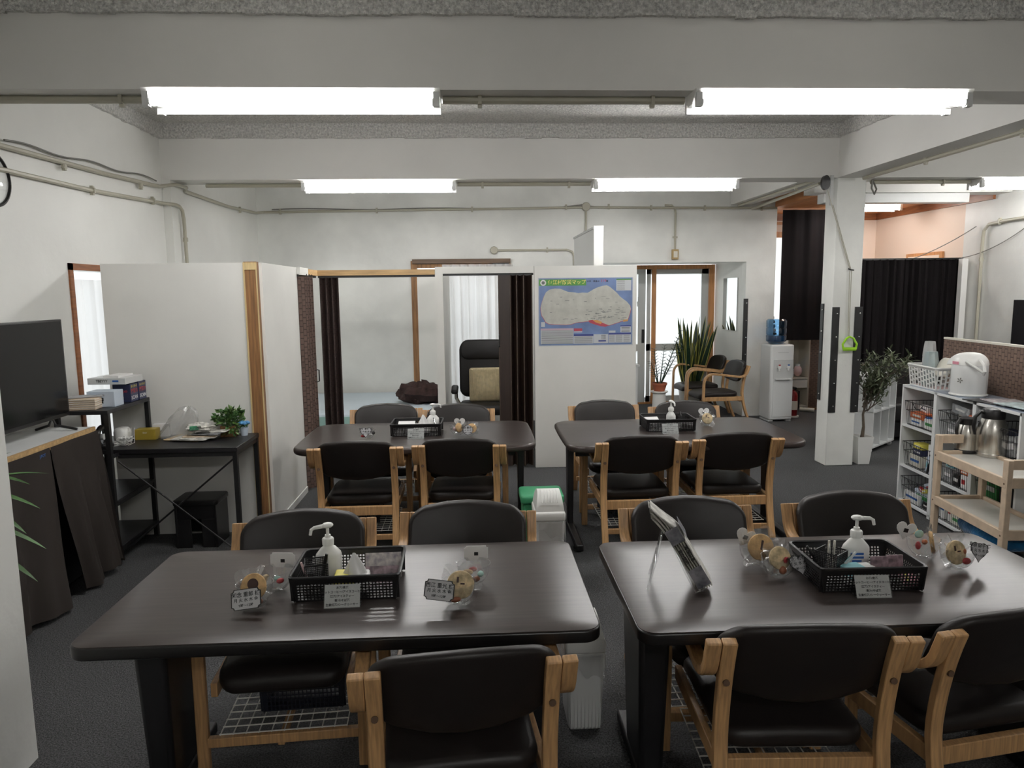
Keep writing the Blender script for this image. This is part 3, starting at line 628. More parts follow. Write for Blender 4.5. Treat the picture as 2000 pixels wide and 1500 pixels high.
# ================================================================== chairs
ARM = [(-0.285, 0), (-0.283, 0.15), (-0.28, 0.32), (-0.277, 0.48)]+bez((-0.277, 0.50), (-0.275, 0.640), (-0.15, 0.640), 7)+[(-0.04, 0.628), (0.10, 0.610), (0.17, 0.600)]+bez((0.18, 0.598), (0.262, 0.592), (0.292, 0.66), 6)+[(0.318, 0.735)]
BACK = bez((0.36, 0), (0.265, 0.20), (0.250, 0.38), 6)+bez((0.250, 0.42), (0.262, 0.58), (0.318, 0.735), 6)
def make_chair(label, loc, rz, rack=True, group=None):
    t = thing('padded_armchair', label, 'chair', loc, rz, group)
    for s in (-1, 1):
        MB().ribbon(ARM, 0.042, 0.026, s*0.280).build('arm', M_ASH, t, bevel=0.004)
        l = MB().ribbon(BACK, 0.042, 0.028, s*0.236).build('back_leg', M_ASH, t, bevel=0.004)
        MB().cyl((s*0.236, 0.30, 0.600), (s*0.236, 0.262, 0.595), 0.0095, n=10).build('bolt', M_ASHDK, l)
        MB().b(s*0.236-0.012, s*0.236+0.012, -0.272, 0.25, 0.290, 0.342).build('side_rail', M_ASH, t, bevel=0.003)
    def sd(x, y, z):
        k = max(0, (-y-0.12)/0.13); return (x*(1-0.02*max(0, y)/0.25), y, z-0.030*k*k+(0.006*(1-(x/0.22)**2) if z > 0 else 0))
    MB().slab(0.448, 0.52, 0.062, 0.07, 0.026, seg=6, es=4, deform=sd, bulge=0.004).build('seat', M_LEATHER, t, (0, -0.045, 0.366))
    MB().b(-0.225, 0.225, 0.222, 0.250, 0.275, 0.335).build('rear_rail', M_ASH, t, bevel=0.003)
    def pd(x, y, z):
        s = (x/0.255)**2; Z = 0.648+y+((-0.030 if y > 0 else 0.040)*s)*min(1, abs(y)/0.13)
        return (x, 0.238+0.048*(1-s)+0.30*y+z, Z)
    MB().slab(0.512, 0.275, 0.046, 0.072, 0.021, seg=7, es=4, deform=pd, bulge=0.006, rings=(0.85, 0.7, 0.5, 0.25)).build('backrest', M_LEATHER, t)
    if rack:
        MB().b(-0.262, 0.262, -0.30, -0.275, 0.115, 0.15).b(-0.025, 0.0, -0.29, 0.22, 0.10, 0.122).b(-0.24, 0.24, 0.235, 0.255, 0.11, 0.145).build('lower_rail', M_ASH, t, bevel=0.003)
        w = MB()
        for i in range(11): w.box((-0.22+0.044*i, -0.04, 0.156), (0.0035, 0.50, 0.0035))
        for i in range(12): w.box((0, -0.29+0.0455*i, 0.159), (0.445, 0.0035, 0.0035))
        w.build('wire_rack', M_WIRE, t, smooth=0, kind='stuff')
    return t
CH = {'T2FL': ((1414, 1252), (1771, 1248), 'chair with its back to the viewer at the near right table'),
 'T2FR': ((1864, 1236), (2237, 1213), 'chair cut by the right edge at the near right table'),
 'T1F': ((714.5, 1319.5), (1094, 1286.5), 'chair with its back to the viewer at the near left table'),
 'T1RL': ((465, 1022), (725, 1010), 'chair facing the viewer behind the pump bottle of the near left table'),
 'T1RR': ((794.5, 1000), (1034, 997), 'chair facing the viewer beside the white swing bin at the near left table'),
 'T2RL': ((1217, 993), (1456, 986), 'chair facing the viewer behind the newspaper'),
 'T2RR': ((1533, 983), (1768, 975), 'chair facing the viewer before the wire basket shelf'),
 'T3FL': ((611.5, 877.5), (774, 873.6), 'left chair with its back turned at the far left table'),
 'T3FR': ((817, 871), (975, 869.5), 'right chair with its back turned at the far left table'),
 'T3RL': ((687.5, 801), (821.5, 797), 'left chair facing the viewer at the far left table'),
 'T3RR': ((829, 801), (961.6, 798), 'right chair facing the viewer at the far left table'),
 'T4FL': ((1176, 866), (1333, 862.5), 'left chair with its back turned at the far right table'),
 'T4FR': ((1364.5, 859.5), (1522, 856.5), 'right chair with its back turned at the far right table'),
 'T4RL': ((1112.5, 793.5), (1243, 790.5), 'left chair facing the viewer at the far right table, below the map'),
 'T4RR': ((1267, 795), (1402, 792), 'right chair facing the viewer at the far right table, before the glass door')}
proto = None; CHAIRS = {}
for k, (a, b_, lab) in CH.items():
    p = Vector(onz(*a, 0.735)); q = Vector(onz(*b_, 0.735)); c = (p+q)/2; ang = atan2(q.y-p.y, q.x-p.x)
    if k == 'T2FR':
        ang = radians(9); c = p+Vector((cos(ang), sin(ang), 0))*0.255
    if k == 'T1F' and proto is None: pass
    rz = ang if 'R' in k[2:3] else ang+pi          # chairs behind the tables face the viewer (local -y)
    off = Vector((sin(rz), -cos(rz), 0))*0.318     # from the top of the back towards the seat
    o = c+off; loc = (o.x, o.y, 0)
    lab = 'ash wood '+lab
    if proto is None: proto = make_chair(lab, loc, rz, True, 'padded armchairs at the tables'); CHAIRS[k] = proto
    else: CHAIRS[k] = dup(proto, loc, rz, lab, skip=('lower_rail', 'wire_rack') if k in ('T2FL', 'T2FR') else ())
# the two chairs by the doorway, without racks
c1 = dup(proto, (3.12, 9.08, 0), radians(-90+4), 'ash armchair by the doorway wall in front of the black strip', 'chairs waiting by the glass door', skip=('lower_rail', 'wire_rack'))
c2 = dup(proto, (3.13, 9.82, 0), radians(-90+2), 'ash armchair by the doorway wall next to the snake plant', 'chairs waiting by the glass door', skip=('lower_rail', 'wire_rack'))

# dark perforated baskets on the chair racks
def lattice_side(mb, L_, H_, nx, nz, bar, th, M, z0=0.0):
    """perforated plastic wall: bars standing and lying, L_ long and H_ high"""
    for i in range(nx+1):
        x = -L_/2+L_*i/nx; mb.box((x, 0, z0+H_/2), (bar, th, H_), M)
    for j_ in range(nz+1):
        z = z0+H_*j_/nz; mb.box((0, 0, z), (L_, th*0.98, bar), M)
def crate(name, label, cat, loc, rz, w, d, h, nx, ny, nz, m, taper=0.02, group=None, wallrows=0.72, bar=0.0045):
    t = thing(name, label, cat, loc, rz, group); ta = atan2(taper, h)
    MB().box((0, 0, 0.003), (w-2*taper, d-2*taper, 0.005)).build('base', m, t)
    for (dx, dy, a, L_, n) in ((0, -1, 0, w, nx), (0, 1, pi, w, nx), (-1, 0, -pi/2, d, ny), (1, 0, pi/2, d, ny)):
        mb = MB(); R_ = RZ(a); half = d/2 if dx == 0 else w/2
        M = R_ @ TR(0, -half+taper, 0.004) @ RX(ta)
        Lm = L_-1.5*taper; hh = h*wallrows
        lattice_side(mb, Lm, hh, n, nz, bar, 0.003, M, 0.0)
        mb.box((0, 0, hh+(h-hh)/2), (L_-taper*0.4, 0.003, h-hh), M)
        for e in (-1, 1): mb.box((e*(L_/2-taper*0.9), 0, h/2), (0.022, 0.0032, h), M)
        mb.build('side', m, t, smooth=0, kind='stuff')
    r = 0.022; rim = []
    for (cx, cy, a0) in ((w/2-r, d/2-r, 0), (-w/2+r, d/2-r, pi/2), (-w/2+r, -d/2+r, pi), (w/2-r, -d/2+r, 1.5*pi)):
        for q in range(5): a = a0+q*pi/8; rim.append((cx+r*cos(a), cy+r*sin(a), h))
    MB().tube(rim, 0.0055, 6, closed=True).build('rim', m, t)
    return t
bask = None
for k, lab in (('T1RL', 'near left table, under the left rear chair'), ('T2RR', 'near right table, under the right rear chair'), ('T2RL', 'near right table, under the chair behind the newspaper'), ('T1RR', 'near left table, under the chair beside the swing bin'),
               ('T4FL', 'far right table, under the left front chair'), ('T4RL', 'far right table, under the left rear chair'), ('T4RR', 'far right table, under the right rear chair'), ('T3FL', 'far left table, under the left front chair'), ('T3FR', 'far left table, under the right front chair')):
    ch = CHAIRS[k]; rz = ch.rotation_euler.z; p = ch.location+Vector((cos(rz)*0.05-sin(rz)*-0.06, sin(rz)*0.05+cos(rz)*-0.06, 0.161))
    L_ = 'dark perforated basket at the '+lab
    if bask is None: bask = crate('luggage_basket', L_, 'basket', p, rz, 0.32, 0.26, 0.15, 20, 15, 6, M_DKPL, 0.018, 'baskets under the chairs', 0.8)
    else: dup(bask, p, rz, L_)

# ================================================================== bins
def swing_bin(label, loc, w, d, h, rz=0.0):
    t = thing('swing_bin', label, 'waste bin', loc, rz, 'swing lid bins')
    hb = h*0.74
    def quad(z, k): return [(-w/2*k, -d/2*k, z), (w/2*k, -d/2*k, z), (w/2*k, d/2*k, z), (-w/2*k, d/2*k, z)]
    def loft(mb, rings):
        vs = [p for r_ in rings for p in r_]; n = 4
        mb.add(vs, [(3, 2, 1, 0), tuple(range(len(vs)-4, len(vs)))]+[(i*n+j, i*n+(j+1) % n, (i+1)*n+(j+1) % n, (i+1)*n+j) for i in range(len(rings)-1) for j in range(n)])
        return mb
    body = loft(MB(), [quad(0, 0.84), quad(hb, 0.97)]).build('body', M_GREYPL, t, bevel=0.016)
    g = MB()
    for i in range(9):
        x = (-0.36+0.09*i)*w; g.box((x, -d/2*0.885, hb*0.36), (0.004, 0.006, hb*0.62), R=Matrix.Rotation(-0.03, 3, 'X'))
    g.build('rib', M_GREYPL, body, kind='stuff')
    loft(MB(), [quad(hb-0.005, 1.0), quad(hb+0.035, 1.02), quad(hb+0.05, 0.96)]).build('rim', M_WHITEPL, t, bevel=0.008)
    # hood with a tilting flap
    hood = MB()
    n = 10
    def f(u, v):
        a = pi*u; y = -cos(a)*d*0.46; z = hb+0.04+sin(a)**0.8*(h-hb-0.04)
        k = 0.95-0.20*sin(a)
        return ((v-0.5)*w*k, y, z)
    hood.surf(f, 14, 6)
    for v in (0, 1):
        pts = [f(i/14, v) for i in range(15)]; hood.add(pts, [tuple(range(15)) if v else tuple(reversed(range(15)))])
    hd = hood.build('hood', M_WHITEPL, t)
    MB().surf(lambda u, v: (lambda q: (q[0]*0.78, q[1]*0.98-0.004, q[2]+0.004))(f(0.10+0.42*u, v)), 8, 6).build('flap', M_WHITEPL, t)
    rb = MB()
    for i in range(6):
        x = (i-2.5)*w*0.1; rb.tube([(x, f(0.14+0.3*q/6, 0.5)[1]-0.007, f(0.14+0.3*q/6, 0.5)[2]+0.005) for q in range(7)], 0.0028, 5)
    rb.build('flap_rib', M_WHITEPL, t, kind='stuff')
    # clear liner hanging out under the rim
    def lf(u, v):
        a = 2*pi*u; x = cos(a); y = sin(a); s = max(abs(x), abs(y)); hang = 0.055+0.05*sin(a*1.0-0.8)**2+0.015*sin(a*7)
        g_ = 1.0+0.05*v+0.02*sin(a*13+v*3)
        return (x/s*w/2*g_, y/s*d/2*g_, hb-0.004-hang*v)
    MB().surf(lf, 72, 4).build('liner', M_BAG, t)
    return t
swing_bin('white swing bin with a clear liner between the far tables', (0.405, 3.98, 0), 0.170, 0.24, 0.575)
swing_bin('white swing bin half under the right end of the near left table', (0.402, 2.67, 0), 0.155, 0.22, 0.445)
g = thing('green_bin', 'green lidded box behind the white swing bin', 'box', (0.40, 4.37, 0))
MB().slab(0.24, 0.22, 0.40, 0.02, 0.01, M=TR(0, 0, 0.20)).build('body', M_GREEN, g); MB().slab(0.27, 0.25, 0.05, 0.03, 0.012, M=TR(0, 0, 0.43)).build('lid', M_GREEN, g)

# ================================================================== TV corner
t = thing('tv_cabinet', 'cabinet draped with a dark brown cloth under the television', 'cabinet', (-2.52, 3.745, 0))
MB().b(-0.165, 0.165, -0.70, 0.67, 0.06, 0.875).build('body', M_BLKMET, t)
MB().b(-0.175, 0.185, -0.72, 0.69, 0.875, 0.912).build('top', M_WHITEW, t)
MB().b(0.185, 0.20, -0.72, 0.69, 0.872, 0.913).build('edge_strip', M_HEADW, t)
for sy in (-0.66, 0.63): MB().b(-0.15, 0.16, sy-0.02, sy+0.02, 0, 0.06).build('foot', M_STUD, t)
def cloth(y0t, y1t, y0b, y1b, seed):
    rnd = random.Random(seed); ph = rnd.uniform(0, 6)
    def f(u, v):
        y = (y0b+(y1b-y0b)*u)*(1-v)+(y0t+(y1t-y0t)*u)*v
        k = (1-v)
        x = 0.206+0.075*k**1.2+0.030*k*sin(2*pi*2.3*u+ph)+0.012*k*sin(2*pi*5*u+2*ph)+0.004*sin(9*u+7*v)
        return (x, y, 0.035+0.02*sin(3*u+seed)*k+0.855*v)
    return MB().surf(f, 40, 16)
cloth(-0.70, 0.20, -0.72, 0.10, 1).build('cloth_panel', M_BROWNCLOTH, t)
cloth(0.20, 0.70, 0.31, 0.74, 5).build('cloth_panel', M_BROWNCLOTH, t)
def endf(u, v): return (0.206+0.08*(1-v)-0.38*u+0.01*sin(8*u), 0.70+0.04*(1-v)+0.008*sin(10*u+3*v), 0.04+0.85*v)
MB().surf(endf, 10, 10).build('cloth_panel', M_BROWNCLOTH, t)
def frnt(u, v): return (0.206+0.07*(1-v)-0.38*u, -0.72, 0.04+0.85*v)
MB().surf(frnt, 6, 6).build('cloth_panel', M_BROWNCLOTH, t)
text('J.POT', 0.022, M_BLUEINK, t, TR(0.213, 0.12, 0.86) @ RZ(pi/2) @ RX90)
tv = thing('television', 'black flat screen television on the draped cabinet', 'television', (-2.50, 3.98, 0.912))
MB().slab(0.98, 0.585, 0.034, 0.006, 0.004, M=TR(0, 0, 0.362) @ RZ(pi/2) @ RX90).build('body', M_BLKPL, tv)
MB().b(0.0172, 0.0185, -0.475, 0.475, 0.092, 0.643).build('screen', M_SCREEN, tv)
MB().b(-0.045, -0.017, -0.33, 0.33, 0.14, 0.45).build('rear_bulge', M_BLKPL, tv)
for sy in (-0.36, 0.33):
    MB().tube([(0.13, sy+0.02, 0.006), (0.02, sy, 0.035), (0, sy, 0.08), (-0.02, sy, 0.035), (-0.11, sy+0.02, 0.006)], 0.008, 6).build('foot', M_BLKPL, tv)
# desk with a shelf tower
dk = thing('computer_desk', 'black steel desk with a shelf tower in front of the partition', 'desk', (-1.95, 4.84, 0))
def D(x, y): return (x+1.95, y-4.84)
x0, x1, y0, y1 = -2.60, -1.535, 4.60, 5.075
MB().b(x0+1.95, x1+1.95, y0-4.84, y1-4.84, 0.70, 0.73).build('desktop', M_BLKLEG, dk, bevel=0.003)
MB().b(x0+1.95, -2.27+1.95, 4.49-4.84, y1-4.84, 0.975, 1.0).build('upper_shelf', M_BLKLEG, dk, bevel=0.003)
for zz in (0.10, 0.40): MB().b(x0+1.95, -2.27+1.95, 4.53-4.84, y1-4.84, zz, zz+0.02).build('lower_shelf', M_BLKLEG, dk, bevel=0.003)
for (lx, ly, hh) in ((-2.285, 4.51, 0.975), (-2.285, 5.06, 0.975), (-2.585, 4.51, 0.975), (-2.585, 5.06, 0.975), (-1.555, 4.62, 0.70), (-1.555, 5.06, 0.70)):
    a, b_ = D(lx, ly); MB().b(a-0.014, a+0.014, b_-0.014, b_+0.014, 0.012, hh).build('leg', M_BLKMET, dk); MB().cyl((a, b_, 0), (a, b_, 0.012), 0.014, n=8).build('foot_pad', M_RUBBER, dk)
a, b_ = D(-2.285, 4.62), D(-1.555, 4.62)
MB().tube([(a[0], a[1]-0.02, 0.655), (b_[0], b_[1]-0.02, 0.02)], 0.006, 6).build('cross_brace', M_BLKMET, dk); MB().tube([(a[0], a[1]-0.012, 0.06), (b_[0], b_[1]-0.012, 0.66)], 0.006, 6).build('cross_brace', M_BLKMET, dk)
for q in ((-0.635, -0.335, 0.21, 0.235, 0.60, 0.62), (-0.345, -0.325, -0.32, 0.22, 0.38, 0.40), (-0.345, -0.325, -0.32, 0.22, 0.69, 0.71), (-0.345, -0.325, -0.32, 0.22, 0.08, 0.10), (0.385, 0.405, -0.22, 0.22, 0.67, 0.70), (-0.335, 0.39, -0.235, -0.215, 0.672, 0.70)): MB().b(*q).build('frame_bar', M_BLKMET, dk)
# folding step stool
st = thing('step_stool', 'black plastic folding stool under the desk', 'stool', (-1.90, 4.90, 0))
MB().slab(0.30, 0.25, 0.035, 0.03, 0.008, M=TR(0, 0, 0.313)).build('seat', M_BLKPL, st)
for sx in (-1, 1): MB().b(sx*0.13-0.008, sx*0.13+0.008, -0.115, 0.115, 0, 0.30).build('side_panel', M_BLKPL, st, bevel=0.003)
MB().b(-0.125, 0.125, -0.112, -0.098, 0.20, 0.30).b(-0.125, -0.035, -0.112, -0.098, 0, 0.20).b(0.035, 0.125, -0.112, -0.098, 0, 0.20).build('front_panel', M_BLKPL, st, bevel=0.003)
MB().b(-0.13, 0.13, 0.10, 0.113, 0.05, 0.30).build('rear_panel', M_BLKPL, st, bevel=0.003)

# ---- on the upper shelf
def card_box(name, label, cat, loc, dims, m, rz=0.0, group=None, bevel=0.002):
    o = MB().box((0, 0, dims[2]/2), dims).build(name, m, None, loc, (0, 0, rz), bevel=bevel)
    return tag(o, label, cat, group)
ZS = 1.0
b1 = card_box('trap_box', 'navy box with red lettering at the rear end of the shelf tower', 'box', (-2.335, 4.995, ZS), (0.115, 0.105, 0.125), M_NAVY)
b2 = card_box('trap_box', 'navy box with red lettering next to the pale blue box', 'box', (-2.340, 4.885, ZS), (0.115, 0.105, 0.120), M_NAVY)
for b_, z in ((b1, 0.05), (b2, 0.045)):
    text('SCAN', 0.034, M_PAPER, b_, TR(0.0585, 0, 0.028) @ RZ(pi/2) @ RX90); text('激取れ', 0.034, M_RED, b_, TR(0.0585, 0, 0.070) @ RZ(pi/2) @ RX90); text('ホイホイ', 0.022, M_YELLOW, b_, TR(0.0585, 0, 0.102) @ RZ(pi/2) @ RX90)
text('kojipo', 0.03, M_RED, b2, TR(0, -0.0535, 0.075) @ RX90); text('●●●', 0.024, M_MANILA, b2, TR(-0.02, -0.0535, 0.03) @ RX90)
b3 = card_box('earphone_box', 'pale blue box with a black gadget print on the shelf tower', 'box', (-2.38, 4.70, ZS), (0.17, 0.12, 0.10), M_SKYBOX)
MB().box((0.0, 0, 0), (0.03, 0.001, 0.02)).box((0.012, 0, 0.018), (0.012, 0.001, 0.02)).box((-0.012, 0, 0.02), (0.012, 0.001, 0.022)).build('print', M_INK, b3, (0.0, -0.061, 0.032)); text('NERF8', 0.018, M_GREYCARD, b3, TR(0, -0.061, 0.075) @ RX90)
b4 = card_box('paper_stack', 'stack of fair brown paper at the front of the shelf tower', 'paper stack', (-2.47, 4.60, ZS), (0.20, 0.15, 0.07), M_MANDARK, 0.1)
for i in range(5): MB().box((0.002*(i % 2), -0.001*i, 0.012+0.013*i), (0.204, 0.153, 0.002)).build('sheet', M_PAPER, b4)
b5 = card_box('clipboard', 'grey tablet lying on the fair brown paper stack', 'tablet', (-2.46, 4.61, ZS+0.072), (0.19, 0.10, 0.008), M_GREYCARD, 0.5)
b6 = card_box('flat_box', 'flat grey-white box lying across the navy boxes', 'box', (-2.405, 4.90, ZS+0.126), (0.25, 0.22, 0.042), M_GREYPL, -0.06)
text('TBEYYY', 0.022, M_INK, b6, TR(-0.03, -0.111, 0.022) @ RX90); MB().box((0.06, -0.111, 0.022), (0.04, 0.001, 0.012)).build('print', M_BLUEINK, b6)
MB().box((0.02, 0.0, 0.048), (0.10, 0.18, 0.012)).build('flap', M_PAPER, b6)
# ---- on the desktop
ZD = 0.73
fan = thing('black_fan', 'round black desk fan at the left end of the desk', 'fan', (-2.40, 4.66, ZD))
MB().tube([(0.02*0, 0.062*cos(a), 0.075+0.062*sin(a)) for a in [2*pi*i/20 for i in range(20)]], 0.017, 8, closed=True).build('ring', M_BLKPL, fan); MB().box((0, 0, 0.012), (0.09, 0.10, 0.024)).build('base', M_BLKPL, fan, bevel=0.005); MB().lathe([(0.02, -0.012), (0.02, 0.012)], 12, M=TR(0, 0, 0.075) @ RY(pi/2)).build('hub', M_GREYPL, fan)
p = onz(250, 868, ZD); org = thing('wire_organiser', 'white wire rack tangled with white cables on the desk', 'wire rack', (p[0]-0.03, p[1], ZD))
w = MB(); rnd = random.Random(4)
for i in range(6): w.tube([(-0.05+0.02*i, -0.04, 0.002), (-0.05+0.02*i, 0.05, 0.002), (-0.05+0.02*i, 0.06, 0.10)], 0.0022, 5)
for z in (0.03, 0.07): w.tube([(-0.05, 0.056, z), (0.05, 0.056, z)], 0.0022, 5)
w.build('wire_frame', M_WIRE, org)
for k in range(4):
    pts = [(0.04*sin(1.7*i+k)+0.01*k-0.01, -0.01+0.04*cos(1.3*i+2*k), 0.008+0.012*k+0.01*sin(i*2.1+k)) for i in range(22)]
    MB().tube(pts, 0.0035, 5).build('cable', M_WHITEPL, org)
p = onz(232, 868, ZD); o = MB().slab(0.09, 0.11, 0.10, 0.035, 0.03, M=TR(0, 0, 0.055)).build('adapter_bag', M_WHITEPL, None, (p[0], p[1]+0.06, ZD)); tag(o, 'white lump of wrapped adapters beside the shelf tower leg', 'adapter')
p = onz(258, 848, ZD); o = MB().lathe([(0.034, 0), (0.034, 0.115), (0.031, 0.118)], 20).build('paper_roll', M_PAPER, None, (p[0]-0.01, p[1]+0.06, ZD)); tag(o, 'white cylinder with a grey ring print standing on the desk', 'canister'); MB().tube([(0.012+0.012*cos(a), -0.035, 0.075+0.018*sin(a)) for a in [2*pi*i/14 for i in range(14)]], 0.0016, 5, closed=True).build('print', M_GREYCARD, o)
o = card_box('picture_card', 'white card with blue surfboard shapes leaning on the desk', 'card', (p[0]-0.02, p[1]+0.004, ZD), (0.075, 0.012, 0.072), M_PAPER)
for dx in (-0.018, 0.006): MB().add([(dx+0.009*cos(a), -0.0066, 0.030+0.026*sin(a)) for a in [2*pi*i/14 for i in range(14)]], [tuple(range(14))]).build('print', M_BLUEINK, o)
p = onz(283, 856, ZD); o = card_box('gold_box', 'mustard gold carton on the desk', 'box', (p[0]+0.03, p[1]-0.02, ZD), (0.135, 0.085, 0.072), M_GOLD, 0.03); text('Elixir', 0.014, M_CREAMPL, o, TR(0, -0.0435, 0.05) @ RX90)
p = onz(375, 852, ZD); ns = thing('newspaper_pile', 'untidy pile of newspapers and envelopes on the desk', 'newspapers', (p[0]+0.07, 4.90, ZD))
rnd = random.Random(8)
for i in range(7):
    m = (M_MANILA, M_NEWS, M_NEWS, M_MANDARK, M_NEWS, M_GREYFLOWER, M_NEWS)[i]
    MB().slab(0.26-0.015*i, 0.19-0.012*i, 0.007, 0.01, 0.003, M=TR(-0.05+0.03*i+rnd.uniform(-0.02, 0.02), rnd.uniform(-0.02, 0.02), 0.005+0.0078*i) @ RZ(rnd.uniform(-0.3, 0.3))).build('newspaper', m, ns)
def crum(u, v):
    a = 2*pi*u; b_ = pi*(v-0.5)*0.98; k = 1+0.18*sin(5*a+3*b_)+0.12*sin(9*b_+2*a)
    return (0.085*k*cos(b_)*cos(a), 0.06*k*cos(b_)*sin(a), 0.03+0.03*k*sin(b_))
MB().surf(crum, 26, 12).build('packet', M_NEWS, ns, (0.035, -0.03, 0.055)); text('OCPC', 0.026, M_INK, ns, TR(0.03, -0.10, 0.088) @ RZ(0.5) @ RX(0.9))
MB().box((0.03, -0.092, 0.092), (0.07, 0.002, 0.028), R=Matrix.Rotation(0.5, 3, 'Z')).build('print', M_GREEN, ns)
p = onz(335, 846, ZD)
def bagf(u, v):
    a = 2*pi*u; h = v; k = 1+0.10*sin(3*a+4*h)+0.07*sin(7*a-5*h)+0.05*sin(11*a+9*h)
    r_ = (0.095*(1-h)**0.35+0.015)*k
    return (r_*cos(a)*1.15+0.10*h, r_*sin(a)*0.62, 0.004+0.20*h*(1+0.06*sin(5*a)))
o = MB().surf(bagf, 48, 18).build('plastic_bag', M_BAG, None, (p[0]+0.09, 4.97, ZD+0.001)); tag(o, 'crumpled clear plastic bag standing on the desk', 'plastic bag')
p = onz(305, 838, ZD); o = card_box('tissue_pack', 'white packet behind the gold carton on the desk', 'packet', (-2.18, 5.02, ZD), (0.10, 0.05, 0.09), M_PAPER, 0.2)
# ivy planter
p = onz(455, 846, ZD); iv = thing('ivy_planter', 'small wooden planter overflowing with green leaves on the desk', 'potted plant', (p[0]+0.01, 4.98, ZD))
MB().b(-0.05, 0.05, -0.035, 0.035, 0, 0.075).build('planter', M_STUD, iv, bevel=0.002); MB().b(-0.045, 0.045, -0.03, 0.03, 0.070, 0.078).build('soil', M_SOIL, iv)
def leafblob(n, c, rad, size, seed, m_count=1, up=0.3, ratio=2.0):
    """n small pointed leaves, each a bent pair of quads, scattered in an ellipsoid"""
    rnd = random.Random(seed); mb = MB()
    for i in range(n):
        d = Vector((rnd.gauss(0, 1), rnd.gauss(0, 1), rnd.gauss(0, 1))).normalized()*rnd.random()**0.4
        q = Vector((c[0]+d.x*rad[0], c[1]+d.y*rad[1], c[2]+d.z*rad[2]))
        a = Vector((d.x+rnd.gauss(0, .5), d.y+rnd.gauss(0, .5), up+rnd.gauss(0, .5))).normalized(); s = a.cross(Vector((rnd.gauss(0, 1), rnd.gauss(0, 1), rnd.gauss(0, 1)))).normalized(); nn = a.cross(s)
        l = size*rnd.uniform(0.6, 1.2); wv = l/ratio/2
        pts = [q, q+a*l*0.45+s*wv+nn*wv*0.3, q+a*l-nn*wv*0.4, q+a*l*0.45-s*wv+nn*wv*0.3]
        mb.mi = i % m_count; mb.add(pts, [(0, 1, 2), (0, 2, 3)])
    return mb
leafblob(230, (0, 0, 0.13), (0.10, 0.07, 0.065), 0.042, 3, 2, 0.4, 1.6).build('foliage', [M_LEAFIVY, M_LEAF], iv, smooth=0, kind='stuff')
leafblob(40, (0.03, -0.045, 0.068), (0.05, 0.02, 0.05), 0.036, 6, 2, -0.2, 1.6).build('trailing_leaves', [M_LEAFIVY, M_LEAF], iv, smooth=0, kind='stuff')
p = onz(485, 843, ZD); fl = thing('blue_flower_pot', 'blue paper flower in a small white pot beside the ivy', 'flower pot', (p[0]+0.015, 4.99, ZD))
MB().lathe([(0.022, 0), (0.032, 0.058), (0.029, 0.058), (0.026, 0.05)], 16).build('pot', M_SKYBOX, fl)
fm = MB()
for i in range(16):
    a = i*2.4; r_ = 0.005+0.0022*i; fm.ball((r_*cos(a), r_*sin(a)*0.8, 0.088+0.004*sin(i)), (0.014, 0.014, 0.011), 8, 5)
fm.build('flower', M_FLOWER, fl); leafblob(16, (0, 0, 0.066), (0.03, 0.03, 0.008), 0.03, 9, 1, 0.1, 1.8).build('leaves', M_LEAF, fl, smooth=0)
# clock on the left wall, cut by the frame
ck = thing('wall_clock', 'round wall clock at the left edge of the view', 'clock', (XL+0.002, 4.27, 2.36))
MB().lathe([(0.15, 0), (0.155, 0.03), (0.142, 0.035), (0.138, 0.028), (0.138, 0.02)], 36, M=RY(pi/2)).build('rim', M_BLKPL, ck); MB().lathe([(0.0, 0.021), (0.138, 0.021)], 36, M=RY(pi/2), cap=False).build('dial', M_WHITEPL, ck); MB().lathe([(0.0, 0.034), (0.08, 0.032), (0.14, 0.026)], 36, M=RY(pi/2), cap=False).build('glass', M_CLEAR, ck)
MB().box((0.024, 0.03, 0.02), (0.002, 0.07, 0.008)).box((0.024, 0, 0.045), (0.002, 0.007, 0.09)).build('hand', M_INK, ck)
# dracaena hidden behind the near wall, only leaf tips show
dr_ = thing('dracaena_plant', 'green leaf tips peeping past the near left wall', 'plant', (-2.06, 2.93, 0))
MB().lathe([(0.10, 0), (0.125, 0.22), (0.115, 0.22), (0.11, 0.2)], 20).build('pot', M_WHITEPL, dr_); MB().tube([(0, 0, 0.15), (0.01, 0, 0.5), (0, 0.01, 1.02)], [0.016, 0.014, 0.010], 8).build('stem', M_BARK, dr_)
def blade(mb, base, d, length, width, droop, n=8):
    d = Vector(d).normalized(); s = d.cross(Vector((0, 0, 1))); s = s.normalized() if s.length > 1e-3 else Vector((1, 0, 0)); vs = []
    for i in range(n+1):
        t_ = i/n; c = Vector(base)+d*(length*t_)+Vector((0, 0, -droop*t_*t_)); wv = width*(sin(pi*min(1, 0.12+0.88*t_))**0.8)*0.5
        if i == n: wv = 0.0005
        vs += [c-s*wv, c+Vector((0, 0, -wv*0.35)), c+s*wv]
    fs = []
    for i in range(n): fs += [(3*i, 3*i+1, 3*i+4, 3*i+3), (3*i+1, 3*i+2, 3*i+5, 3*i+4)]
    mb.add(vs, fs)
rnd = random.Random(12)
for k, (z, az, el) in enumerate([(0.98, -0.2, 0.25), (1.0, -0.5, 0.1), (0.93, -0.1, 0.05), (0.88, -0.35, -0.05), (0.80, -0.05, -0.1), (0.70, -0.25, -0.15), (0.98, 1.5, 0.5), (1.0, 2.6, 0.5), (1.0, 3.8, 0.4), (0.95, 0.7, 0.3), (0.9, 2.0, 0.3), (0.72, -0.6, -0.1)]):
    mb = MB(); blade(mb, (0, 0, z), (cos(az), sin(az), el), 0.30, 0.034, 0.09); mb.build('leaf', M_LEAF, dr_)
